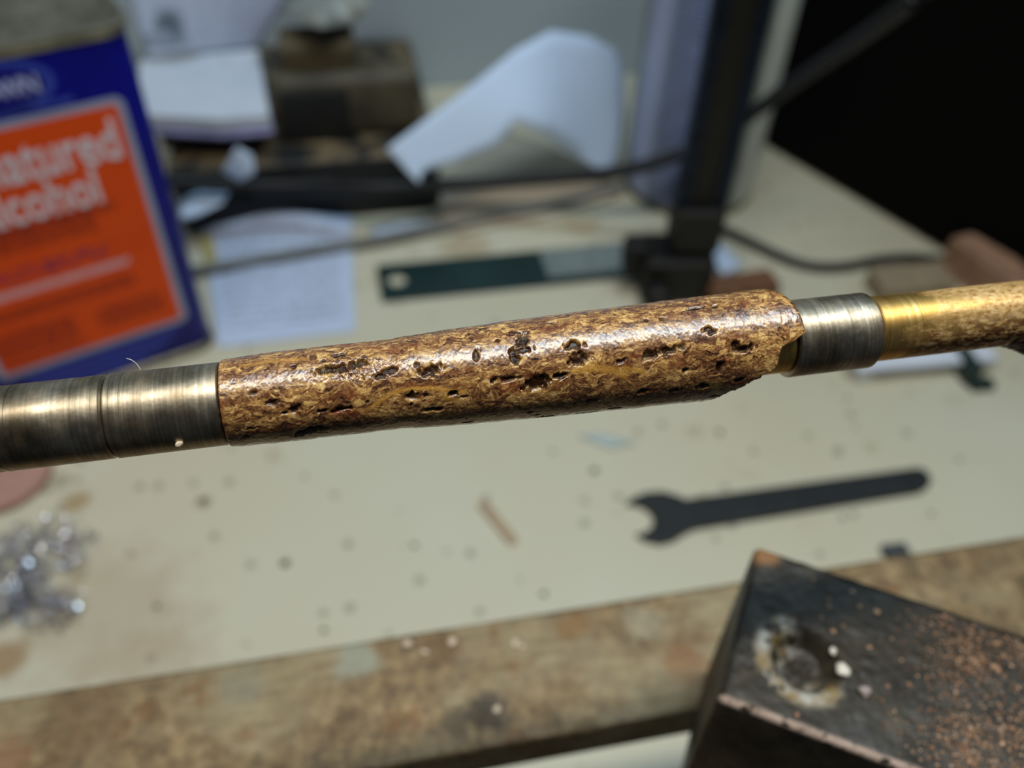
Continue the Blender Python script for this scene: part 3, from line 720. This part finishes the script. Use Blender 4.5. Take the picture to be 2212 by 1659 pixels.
# plate with a round hang hole: ring of quads round the hole, then strips
nh = 24
def plate_with_hole():
    sq = hs + (hs - rs0) ; v = []; f = []
    for z in (0.0, .0016):
        for k in range(nh):
            a = 2 * math.pi * (k + .5) / nh; v.append((hs + hr * math.cos(a), hn_ + hr * math.sin(a), z))
        for k in range(nh):
            a = 2 * math.pi * (k + .5) / nh; ca, sa = math.cos(a), math.sin(a)
            tx = ((sq - hs) if ca > 0 else (hs - rs0)) / max(abs(ca), 1e-6); ty = ((rn1 - hn_) if sa > 0 else (hn_ - rn0)) / max(abs(sa), 1e-6)
            t = min(tx, ty); v.append((hs + ca * t, hn_ + sa * t, z))
        for (a_, b_) in ((rs0, rn0), (sq, rn0), (sq, rn1), (rs0, rn1), (RL, rn0), (RL, rn1)): v.append((a_, b_, z))
    B = 2 * nh + 6
    for zi, fl in ((0, True), (1, False)):
        o_ = zi * B; fs = []
        for k in range(nh):
            k2 = (k + 1) % nh; fs.append((o_ + k, o_ + nh + k, o_ + nh + k2, o_ + k2))
        # corner triangles
        for ci, cxy in enumerate(((rs0, rn0), (sq, rn0), (sq, rn1), (rs0, rn1))):
            for k in range(nh):
                k2 = (k + 1) % nh; p_, q_ = v[o_ + nh + k], v[o_ + nh + k2]
                if min(abs(p_[0] - cxy[0]), abs(p_[1] - cxy[1])) < 1e-7 and min(abs(q_[0] - cxy[0]), abs(q_[1] - cxy[1])) < 1e-7 and (abs(p_[0] - q_[0]) > 1e-7 and abs(p_[1] - q_[1]) > 1e-7):
                    fs.append((o_ + nh + k, o_ + 2 * nh + ci, o_ + nh + k2))
        fs.append((o_ + 2 * nh + 1, o_ + 2 * nh + 4, o_ + 2 * nh + 5, o_ + 2 * nh + 2))
        f += [t[::-1] for t in fs] if fl else fs
    for k in range(nh):
        k2 = (k + 1) % nh; f.append((k, k2, B + k2, B + k))
    for a_, b_ in ((0, 4), (4, 5), (5, 3), (3, 0)): f.append((2 * nh + a_, 2 * nh + b_, B + 2 * nh + b_, B + 2 * nh + a_))
    return v, f
bm.free()
pv, pf = plate_with_hole()
pydata('blade', pv, pf, simple('dark_green_plastic', c(16, 44, 44), .42, var=.12, scale=40), ru)
g0 = P(1172, 560, .0017); g1 = P(1372, 540, .0017)
ls0, ls1 = float(g0 @ TV), float(g1 @ TV)
m = MT('sticker'); v_ = m.obj(); m.bs(Base_Color=m.mix(m.math('MULTIPLY', m.mask(m.noise(m.obj((160, 700, 1)), 1., 2), .45, .55), .5), c(128, 138, 136), c(70, 84, 84)), Roughness=.5)
tag(plateL('sticker', ls0, ls1, rn0 + .0055, rn1 - .0012, .0016, .0018, m.m, ru, 0), 'grey printed sticker')

# ------------------------------------------------------------------ bar clamp standing upright
cb = P(1472, 622, 0)
clamp = tag(empty('bar_clamp', (cb[0], cb[1], 0), math.radians(4)), 'black upright bar clamp with toothed edges standing by spray can', 'clamp')
CLM = simple('black_clamp_steel', c(20, 19, 16), .55, .3, .25, 160, .15, 900)
CLB = simple('blued_rack_steel', c(34, 44, 62), .45, .5, .2, 160)
bm = bmesh.new(); add_box(bm, (-.0058, -.004, .002), (.0058, .004, .34), .001); frombm('bar', bm, CLM, clamp)
for sx in (-1, 1):
    bm = bmesh.new()
    add_box(bm, (min(sx * .0058, sx * .0095), -.0032, .012), (max(sx * .0058, sx * .0095), .0032, .335))
    for k in range(240):
        z = .016 + k * .0013
        add_box(bm, (min(sx * .0058, sx * .0118), -.0042, z), (max(sx * .0058, sx * .0118), .0042, z + .0007))
    tag(frombm('toothed_rack', bm, CLB, clamp), 'finely ribbed edge of the bar')
bm = bmesh.new(); add_box(bm, (-.024, -.014, 0), (.012, .014, .026), .004, 3); frombm('foot_jaw', bm, CLM, clamp)
bm = bmesh.new(); add_box(bm, (-.012, -.010, .028), (.012, .010, .052), .003, 3); frombm('collar', bm, CLM, clamp)
bm = bmesh.new(); add_box(bm, (-.020, -.009, .10), (.018, .009, .128), .003, 3)
kn = revolve('screw_knob', [(.0035, 0), (.0035, .006), (.0075, .007), (.008, .014), (.0065, .016)], CLM, clamp, 24); kn.rotation_euler = (math.radians(90), 0, 0); kn.location = (-.018, -.014, .013)
bm.free()
box('jaw_arm', (-.033, -.007, .012), (-.020, .007, .030), CLM, clamp, .003)

# ------------------------------------------------------------------ spray can
pc = P(1495, 477, 0); SR_ = .0380
spray = tag(empty('spray_can', (pc[0] + .001, pc[1] + SR_ + .0005, 0)), 'pale spray can with rows of fine print behind the bar clamp', 'spray can')
def m_spray():
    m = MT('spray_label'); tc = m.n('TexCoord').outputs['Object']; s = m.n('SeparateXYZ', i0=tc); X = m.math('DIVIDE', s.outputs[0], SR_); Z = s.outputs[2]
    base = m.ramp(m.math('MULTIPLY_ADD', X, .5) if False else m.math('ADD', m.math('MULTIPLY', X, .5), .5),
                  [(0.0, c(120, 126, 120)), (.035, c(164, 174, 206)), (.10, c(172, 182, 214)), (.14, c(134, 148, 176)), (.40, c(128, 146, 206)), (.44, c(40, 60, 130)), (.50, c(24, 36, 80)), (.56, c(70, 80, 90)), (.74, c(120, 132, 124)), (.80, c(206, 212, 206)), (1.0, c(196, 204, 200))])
    wv = m.math('SINE', m.math('MULTIPLY', Z, 2 * math.pi / .0027))
    ink = m.math('MULTIPLY', m.mask(wv, 0.0, .5), m.mask(m.noise(m.obj((900, 900, 60)), 1.0, 2), .36, .5))
    zone = m.math('MULTIPLY', m.mask(X, -.74, -.70), m.mask(X, .62, .58))
    base = m.mix(m.math('MULTIPLY', m.math('MULTIPLY', ink, zone), .75), base, c(50, 54, 60))
    red = m.mask(m.n('VectorMath', {'operation': 'DISTANCE'}, i0=tc, i1=(.029, -.017, .098)).outputs['Value'], .006, .003)
    base = m.mix(m.math('MULTIPLY', red, .8), base, c(176, 96, 70))
    m.bs(Base_Color=base, Roughness=.35); return m.m
revolve('body', [(.0360, .004), (SR_, .006), (SR_, .150), (.0370, .152)], m_spray(), spray, 72)
revolve('bottom_rim', [(.0363, 0), (.0377, .001), (.0381, .003), (.0375, .0055)], TIN, spray, 72)
revolve('dome', [(.0370, .152), (.035, .158), (.028, .166), (.016, .171), (.013, .172)], TIN, spray, 72)
revolve('cap', [(.0295, .164), (.030, .165), (.030, .196), (.025, .198)], simple('blue_cap', c(30, 52, 130), .4), spray, 72)

# ------------------------------------------------------------------ tall black case at the right
e0 = P(1660, 322, 0); e1 = P(2040, 548, 0); ed = (e1 - e0) / np.linalg.norm(e1 - e0)
st_ = e0 - ed * .012
case = tag(empty('speaker_case', (st_[0], st_[1], 0), math.atan2(ed[1], ed[0])), 'tall matte black case standing at end of bench', 'case')
CASE = simple('matte_black_vinyl', c(5, 5, 5), .9, var=.15, scale=200); CASE.node_tree.nodes['Principled BSDF'].inputs['Specular IOR Level'].default_value = .12
bm = bmesh.new(); add_box(bm, (0, 0, .0), (.26, .11, .38), .007, 4); frombm('body', bm, CASE, case)
box('lid', (-.001, -.001, .3805), (.261, .111, .40), CASE, case, .004)
hd = tube('carry_handle', [(.08, .055, .401), (.085, .055, .425), (.13, .055, .43), (.175, .055, .425), (.18, .055, .401)], .006, CASE, case)

# ------------------------------------------------------------------ dark boxes and paper at the back
def ztop(px, py, n):
    d = ray(px, py); t = (n - CAM @ NV) / (d @ NV); return float((CAM + d * t)[2])
fl = P(470, 470, 0); fr = P(958, 474, 0)
nf_ = float(P(740, 472, 0) @ NV)
s_l, s_r = float(P(400, 470, 0) @ TV), float(fr @ TV)
DUST = MT('dusty_black'); _v = DUST.obj(); _g = DUST.n('NewGeometry'); _z = DUST.n('SeparateXYZ', i0=_g.outputs['Normal']).outputs[2]
_d = DUST.math('MULTIPLY', DUST.mask(_z, .5, .9), DUST.mask(DUST.noise(_v, 55, 4), .38, .62))
DUST.bs(Base_Color=DUST.mix(_d, DUST.ramp(DUST.noise(_v, 300, 3), [(.4, c(14, 15, 15)), (.7, c(30, 32, 32))]), c(120, 104, 76)), Roughness=.6)
bc = inL(tag(empty('flat_tool_case'), 'long flat black tool case with dusty top at the wall', 'tool case'))
H1 = ztop(740, 343, nf_)
nb = min(nf_ + .165, .562)
box('base', (s_l, nf_, 0), (s_r, nb, H1 * .55), DUST.m, bc, .003, 3)
box('lid', (s_l - .0005, nf_ - .0005, H1 * .57), (s_r + .0005, nb + .0005, H1), DUST.m, bc, .003, 3)
box('latch', (s_r - .10, nf_ - .004, H1 * .35), (s_r - .075, nf_, H1 * .8), BLACKP, bc, .001)
box('latch', (s_l + .06, nf_ - .004, H1 * .35), (s_l + .085, nf_, H1 * .8), BLACKP, bc, .001)
# brown case on it
OLV = simple('worn_dark_brown', c(78, 72, 56), .6, var=.25, scale=45, bump=.1)
u_f = P(740, 298, H1); un0 = float(u_f @ NV); us0, us1 = float(P(602, 298, H1) @ TV), float(P(918, 306, H1) @ TV)
un1 = un0 + .013
uc = inL(tag(empty('brown_machine_case'), 'dark olive brown rounded case with black front panel', 'case'))
uh = ztop(850, 160, un0)
bm = bmesh.new(); add_box(bm, (us0, un0, H1), (us1, un1, uh), .006, 4); frombm('body', bm, OLV, uc, True)
ps1 = float(P(762, 306, H1) @ TV)
tag(box('front_panel', (us0 + .004, un0 - .003, H1 + .001), (ps1, un0 + .002, uh - .006), BLACKP, uc, .001), 'black front panel')
bx0, bx1 = float(P(606, 140, uh) @ TV), float(P(772, 140, uh) @ TV); bh = ztop(690, 100, un1 + .002)
tag(inL(box('brown_box', (bx0, un1 + .002, H1), (bx1, min(un1 + .030, .564), bh), simple('brown_card', c(86, 76, 54), .7, var=.2, scale=60), None, .002)), 'plain brown box behind the olive brown case', 'box')
# ---- papers
pa, pb_, pc_, pd = P(470, 752, .0005), P(768, 716, .0005), P(760, 478, .0005), P(436, 486, .0005)
def crl(u, t):
    k = max(0, (t - .72) / .28); wv = .5 + .5 * math.sin(u * 7.2 - 2.2)
    return (0, 0, .0012 * math.sin(u * 5) ** 2 * t + k * k * (.002 + .012 * wv * u))
tag(sheet4('printed_sheet', pa, pb_, pc_, pd, PAPER2, None, 40, 40, crl), 'printed white sheet with curled edge beside blue can', 'paper')
# big folded sheet leaning against the spray can
k0, k1, k2 = P(880, 370, H1 + .004), P(1330, 378, .018), P(1215, 75, .085)
kn_ = plane3(k0, k1, k2); kn_ = kn_ if kn_[2] > 0 else -kn_
bigp = [(835, 322), (870, 360), (905, 397), (912, 372), (1000, 345), (1062, 318), (1098, 268), (1165, 292), (1250, 340), (1328, 380), (1350, 345), (1366, 290), (1374, 240), (1370, 160), (1350, 104), (1280, 74), (1190, 66), (1110, 108), (990, 205), (910, 265)]
ctr = PP(1120, 275, k0, kn_)
def bigd(co):
    d = np.linalg.norm(np.array(co) - ctr); r_ = (np.array(co) - ctr) @ TV
    return .010 * math.exp(-(d / .03) ** 2) - .012 * max(0, r_ / .07) ** 2
bs = polysheet('folded_paper', [PP(x, y, k0, kn_) for x, y in bigp], kn_, PAPER, None, bigd, .0003, 5)
tag(bs, 'large white folded sheet leaning toward the spray can', 'paper')
bg = [(918, 385), (985, 350), (1100, 285), (1330, 362), (1342, 392), (1150, 440), (985, 470), (950, 440)]
tag(polysheet('beige_sheet', [P(x, y, .012) for x, y in bg], np.array([0, 0, 1.0]), BEIGE, None, lambda co: -.010 * max(0, min(1, (0.46 - float(np.array(co) @ NV)) / .05)), .0003, 4), 'beige card lying in the shade under the folded sheet', 'paper')
# booklet on the cases
bz = H1 + .0005
def m_book():
    m = MT('booklet_paper'); s = m.n('SeparateXYZ', i0=m.n('TexCoord').outputs['Generated']); v = m.obj()
    base = m.ramp(m.noise(v, 30, 3), [(.3, c(196, 206, 222)), (.7, c(208, 216, 228))])
    b_ = m.math('MULTIPLY', m.mask(s.outputs[1], .70, .74), m.mask(s.outputs[1], .92, .88)); b_ = m.math('MULTIPLY', b_, m.mask(m.noise(m.obj((40, 40, 1)), 1., 3), .46, .56))
    base = m.mix(m.math('MULTIPLY', b_, .7), base, c(120, 116, 100)); m.bs(Base_Color=base, Roughness=.6); return m.m
bzt = H1 + .024
bkp = [P(x, y, bzt) for x, y in ((300, 245), (470, 256), (582, 246), (556, 104), (300, 128))]
bk = tag(empty('booklet_stack'), 'white booklet stacked on dark case behind the blue can', 'booklet')
# support block of stacked mail under the booklet
prism('page_block', bkp, bzt - .0075, bzt, m_book(), bk, .0008)
prism('lower_pages', [p + np.array([.001, -.002, 0]) for p in bkp], bzt - .010, bzt - .0085, simple('mauve_page_edge', c(150, 148, 190), .6), bk)
mc = [(p - ctrp) * .80 + ctrp for ctrp in [np.mean(bkp, 0) + np.array([-.004, .012, 0])] for p in bkp]
sup = prism('cardboard_box', mc, H1, bzt - .0102, simple('dark_card', c(40, 36, 28), .7), None, .001)
tag(sup, 'low dark cardboard box underneath the white booklet', 'box')
lf0, lf1 = P(318, 126, bzt + .0006), P(556, 100, bzt + .0006)
def leafpt(px, py, base):   # leaf rises steeply behind the booklet
    nrm = np.array([0, -math.sin(math.radians(62)), math.cos(math.radians(62))]); return PP(px, py, base, nrm)
m = MT('printed_leaf'); uv = m.n('TexCoord').outputs['UV']; s = m.n('SeparateXYZ', i0=uv)
d1 = m.mask(m.n('VectorMath', {'operation': 'DISTANCE'}, i0=m.n('VectorMath', {'operation': 'MULTIPLY'}, i0=uv, i1=(1, .5, 1)).outputs[0], i1=(.22, .17, 0)).outputs['Value'], .16, .05)
d1 = m.math('MULTIPLY', d1, m.mask(m.noise(uv, 6, 2), .30, .5))
d2 = m.math('MULTIPLY', m.mask(s.outputs[1], .07, .12), m.math('MULTIPLY', m.mask(s.outputs[1], .32, .24), m.mask(s.outputs[0], .42, .30)))
m.bs(Base_Color=m.mix(m.math('MULTIPLY', m.math('MAXIMUM', d1, m.math('MULTIPLY', d2, .55)), .85), m.ramp(m.noise(m.n('Mapping', i0=uv, i3=(14, 1, 1)).outputs[0], 1., 2), [(.3, c(172, 186, 212)), (.7, c(188, 198, 220))]), c(52, 74, 84)), Roughness=.6)
tag(sheet4('leaflet', lf0, lf1, leafpt(660, -60, lf0), leafpt(262, -60, lf0), m.m, None, 20, 20, lambda u, t: (0, .004 * t * t * math.sin(3 * u), 0)), 'open leaflet with dark green picture leaning up behind the booklet', 'leaflet')
# paper scraps
def scrap(name, px, z, label, mat=PAPER, lift=.006, seed=1, cat='paper scrap', plane=None):
    pts_ = [P(x, y, z + (lift if i % 2 else 0.0)) if plane is None else PP(x, y, NV * (plane - (.003 if i % 2 else 0)), NV) for i, (x, y) in enumerate(px)]
    bm = bmesh.new(); vs_ = [bm.verts.new(p) for p in pts_]; cc_ = bm.verts.new(np.mean(pts_, 0) + np.array([0, 0, lift * .6]))
    for i in range(len(vs_)): bm.faces.new((vs_[i], vs_[(i + 1) % len(vs_)], cc_))
    bmesh.ops.subdivide_edges(bm, edges=bm.edges[:], cuts=2, smooth=.4)
    o = frombm(name, bm, mat, None, True); md = o.modifiers.new('thickness', 'SOLIDIFY'); md.thickness = .0003; md.offset = 1
    return tag(o, label, cat)
scrap('paper_scrap', [(478, 372), (512, 318), (545, 335), (550, 375), (520, 392)], H1, 'pointed white paper scrap hanging on the front of the flat black tool case', plane=nf_ - .0125, lift=.002)
scrap('paper_scrap', [(385, 440), (430, 405), (505, 400), (480, 440), (420, 470), (390, 475)], .020, 'long bent white paper scrap by the blue can before the flat black tool case', lift=.004)
scrap('paper_scrap', [(340, 275), (378, 272), (384, 295), (350, 308)], H1, 'small white paper scrap under the booklet beside the blue can', lift=.004)
scrap('paper_strip', [(800, 498), (880, 478), (955, 480), (962, 500), (880, 515), (805, 520)], .0005, 'pale blue paper strip on bench before the tool case', lift=.002)
scrap('paper_scrap', [(1508, 528), (1552, 518), (1608, 574), (1562, 594)], .001, 'small pale blue card on bench beside foot of the bar clamp', lift=.003)
scrap('plastic_bag', [(600, 30), (690, 62), (765, 52), (800, 15), (805, -50), (640, -60)], bh + .006, 'crumpled translucent white bag on top of the plain brown box', simple('bag_plastic', c(140, 146, 142), .4), lift=.010, cat='bag')
scrap('yellow_slip', [(428, 505), (455, 498), (470, 560), (448, 580)], .0005, 'yellow paper slip between blue can and printed sheet', simple('yellow_paper', c(180, 166, 104), .7), lift=.001)

# ------------------------------------------------------------------ cables
def onplane_y(px, py, yv):
    d = ray(px, py); return CAM + d * ((yv - CAM[1]) / d[1])
yc = pc[1] - .012
cab = [(.235, .150, 1.45), (.235, .150, 1.0), (.233, .150, .60), (.228, .150, .42), (.215, .152, .345), PD(2060, -62, .295), PD(1970, 2, .31), PD(1850, 88, .35), PD(1735, 165, .39), PD(1640, 235, .43), onplane_y(1590, 270, yc), onplane_y(1530, 305, yc), onplane_y(1465, 335, yc - .002), onplane_y(1350, 368, yc - .004), onplane_y(1200, 385, yc + .0), onplane_y(1000, 398, yc - .002), P(830, 405, .034), P(640, 402, .030), P(430, 396, .024), P(330, 390, .02)]
# keep the run in front of the flat case
cab2 = []
for p in map(np.array, cab):
    n_ = float(p @ NV)
    if p @ TV < s_r + .01 and n_ > nf_ - .0085:
        d = p - CAM; p = CAM + d * ((nf_ - .0085) / (d @ NV))
    cab2.append(p)
tag(tube('power_cable', cab2, .0035, CABLE, None, 12, 8), 'black power cable crossing before folded sheet and spray can', 'cable')
tag(tube('bench_cable', [P(x, y, .0026) for x, y in ((1545, 488), (1580, 505), (1630, 528), (1700, 560), (1760, 576), (1830, 575), (1900, 561), (1980, 557), (2060, 568), (2120, 600))], .0026, CABLE, None, 12, 8), 'thin black cable curving on bench toward wooden offcuts', 'cable')
tag(tube('shadow_tube', [P(x, y, .0042) for x, y in ((1345, 402), (1260, 424), (1160, 448), (1060, 466), (960, 488), (860, 510), (760, 528), (600, 553), (450, 580), (380, 590))], .0026, CABSHADOW, None, 10, 6), 'dark grey tube drawn as cable shadow across the printed sheet', 'shadow')  # the power cable's shadow on bench and sheet, added as a thin grey tube

# ------------------------------------------------------------------ offcuts and small things on the bench
def bar(name, p, q, wd, h, mat, label, cat='wood', z0=0.0, bev=.0006):
    p = np.array(p); q = np.array(q); d = q - p; ln = float(np.linalg.norm(d[:2])); a = math.atan2(d[1], d[0])
    bm = bmesh.new(); add_box(bm, (0, -wd / 2, 0), (ln, wd / 2, h), bev)
    o = frombm(name, bm, mat); o.location = (p[0], p[1], z0); o.rotation_euler = (0, 0, a); return tag(o, label, cat)
bar('wood_stick', P(2086, 508, .018), P(2300, 680, .018), .020, .019, simple('reddish_wood', c(158, 122, 98), .65, var=.2, scale=140, bump=.2), 'reddish brown wood stick beside the black case', z0=0.0)
bar('wood_offcut', P(1893, 614, .008), P(2046, 598, .008), .020, .011, simple('grey_wood', c(150, 134, 110), .7, var=.15, scale=180), 'pale wood offcut touching the reddish stick', z0=0.0)
bar('wood_offcut', P(1530, 628, .010), P(1672, 606, .010), .014, .013, WOODD, 'dark brown wood offcut between bar clamp and steel bushing')
WPL = simple('white_plastic', c(222, 230, 244), .35, var=.04)
pl = tag(empty('clip_strip'), 'white plastic strip with dark green clip behind brass tube', 'clip')
sa_, sb_ = P(1850, 786, .009), P(2152, 762, .009)
d_ = (sb_ - sa_); an = math.atan2(d_[1], d_[0]); ln_ = float(np.linalg.norm(d_))
pl.location = (sa_[0], sa_[1], 0); pl.rotation_euler = (0, 0, an)
box('strip', (0, -.004, .006), (ln_, .0075, .009), WPL, pl, .001)
ck = float((P(2086, 770, .009) - sa_) @ (d_ / ln_))
GRN = simple('dark_green_clip', c(30, 50, 46), .4, var=.1)
box('clip', (ck - .003, -.012, 0), (ck + .003, .010, .0115), GRN, pl, .001)
box('strip_foot', (ck - .0015, -.016, 0), (ck + .010, -.009, .004), GRN, pl, .001)
box('strip_foot', (.002, -.003, 0), (.008, .006, .006), WPL, pl, .0008)
bar('wood_splinter', P(1040, 1084, .001), P(1112, 1172, .001), .0042, .0018, simple('splinter_wood', c(176, 152, 122), .7), 'pale brown wood splinter lying alone on the bench', 'splinter')
scrap('blue_plastic_shaving', [(1248, 942), (1300, 938), (1372, 958), (1320, 968)], .0003, 'faint blue plastic shaving on the bench below the blank', simple('blue_shaving', c(172, 186, 184), .5), lift=.0006, cat='shaving')
bar('dark_chip', P(1908, 1192, .002), P(1962, 1186, .002), .006, .003, simple('slate_chip', c(66, 70, 72), .7), 'small dark chip on bench at the rusty bed bar', 'chip')
# pink pad and swarf at the left
pk = P(10, 1040, .004)
pad = revolve('polishing_pad', [(.0185, 0), (.020, .001), (.020, .0042), (.019, .005), (.004, .0052)], simple('dusty_pink_felt', c(176, 134, 120), .85, var=.08, scale=300, bump=.2), None, 48)
_p = P(-8, 1014, .005); pad.location = (_p[0], _p[1], 0); tag(pad, 'dusty pink round polishing pad beside the metal shavings', 'pad')
def swarf():
    v = []; f = []; rs_ = random.Random(5)
    cen = [P(x, y, 0) for x, y in ((20, 1190), (60, 1245), (110, 1170), (90, 1300), (30, 1320), (130, 1320), (-40, 1250), (150, 1200), (50, 1270), (-30, 1320))]
    for k in range(800):
        c0 = rs_.choice(cen); x = c0[0] + rs_.gauss(0, .0045); y = c0[1] + rs_.gauss(0, .0045); z = .0012 + abs(rs_.gauss(0, .0022))
        r = rs_.uniform(.0004, .0013); wd = rs_.uniform(.0004, .0011); turns = rs_.uniform(.5, 1.6); n = int(10 * turns) + 4
        R_ = Matrix.Rotation(rs_.uniform(0, 6.28), 3, 'Z') @ Matrix.Rotation(rs_.uniform(-1.4, 1.4), 3, 'X'); pitch = rs_.uniform(0, .0012)
        o_ = len(v); zz = []
        for i in range(n + 1):
            a = turns * 2 * math.pi * i / n
            for sgn in (-.5, .5):
                p = R_ @ Vector((r * math.cos(a), r * math.sin(a), sgn * wd + pitch * i / n)); zz.append(p.z); v.append([x + p.x, y + p.y, z + p.z])
        lo_ = min(q_[2] for q_ in v[o_:])
        if lo_ < .0002:
            for q_ in v[o_:]: q_[2] += .0002 - lo_
        for i in range(n): f.append((o_ + 2 * i, o_ + 2 * i + 1, o_ + 2 * i + 3, o_ + 2 * i + 2))
    for k in range(170):
        c0 = rs_.choice(cen); x = c0[0] + rs_.gauss(0, .005); y = c0[1] + rs_.gauss(0, .005); z = .0018 + abs(rs_.gauss(0, .002)); e = rs_.uniform(.0004, .0010)
        R_ = Matrix.Rotation(rs_.uniform(0, 6.28), 3, 'Z') @ Matrix.Rotation(rs_.gauss(0, .4), 3, 'X') @ Matrix.Rotation(rs_.gauss(0, .4), 3, 'Y'); o_ = len(v)
        for a_, b_ in ((-1, -.6), (1, -.5), (.8, .6), (-.9, .5)):
            p = R_ @ Vector((a_ * e, b_ * e, 0)); v.append([x + p.x, y + p.y, z + p.z])
        f.append((o_, o_ + 1, o_ + 2, o_ + 3))
    mt = MT('bright_swarf'); mt.bs(Base_Color=mt.ramp(mt.noise(mt.obj(), 300, 2), [(.35, c(206, 204, 216)), (.65, c(246, 248, 252))]), Metallic=1.0, Roughness=.1)
    o = pydata('metal_swarf', v, f, mt.m, None, True); return o
tag(swarf(), 'heap of bright curled silver metal shavings on the bench', 'metal shavings', kind='stuff')
CRM = simple('dark_crumb', c(62, 52, 40), .8)
for k, (x, y, r) in enumerate(((1283, 1018, 1.6), (617, 1218, 1.7), (1555, 935, 1.5), (440, 1082, 1.5), (1820, 1120, 1.2), (895, 1178, 1.3), (340, 1310, 1.2), (145, 1345, 1.3), (2010, 1110, 1.0), (1175, 1285, 1.2), (700, 1362, 1.1), (1830, 860, 1.1), (1195, 975, 1.0))):
    g = P(x, y, 0); r *= .001
    o = blob('dirt_crumb', (g[0], g[1], r * .3), r, CRM, 80 + k, (1, .85, .4), 1)
    tag(o, 'tiny dark dirt crumb lying on the off-white bench', 'crumb', 'dirt crumbs on the bench')
CRP = simple('pale_crumb', c(226, 206, 180), .7)
for k, (x, y, r) in enumerate(((880, 1392, 1.0), (978, 1388, 1.1), (918, 1410, .8), (1112, 1392, .9), (1072, 1536, 1.0), (1128, 1398, .6))):
    g = P(x, y, RZ); r *= .001
    o = blob('pale_crumb', (g[0], g[1], RZ + r * .35), r, CRP, 120 + k, (1, .9, .45), 1)
    tag(o, 'tiny cream crumb stuck on the rusty brown bed bar', 'crumb', 'cream crumbs on the bed bar')
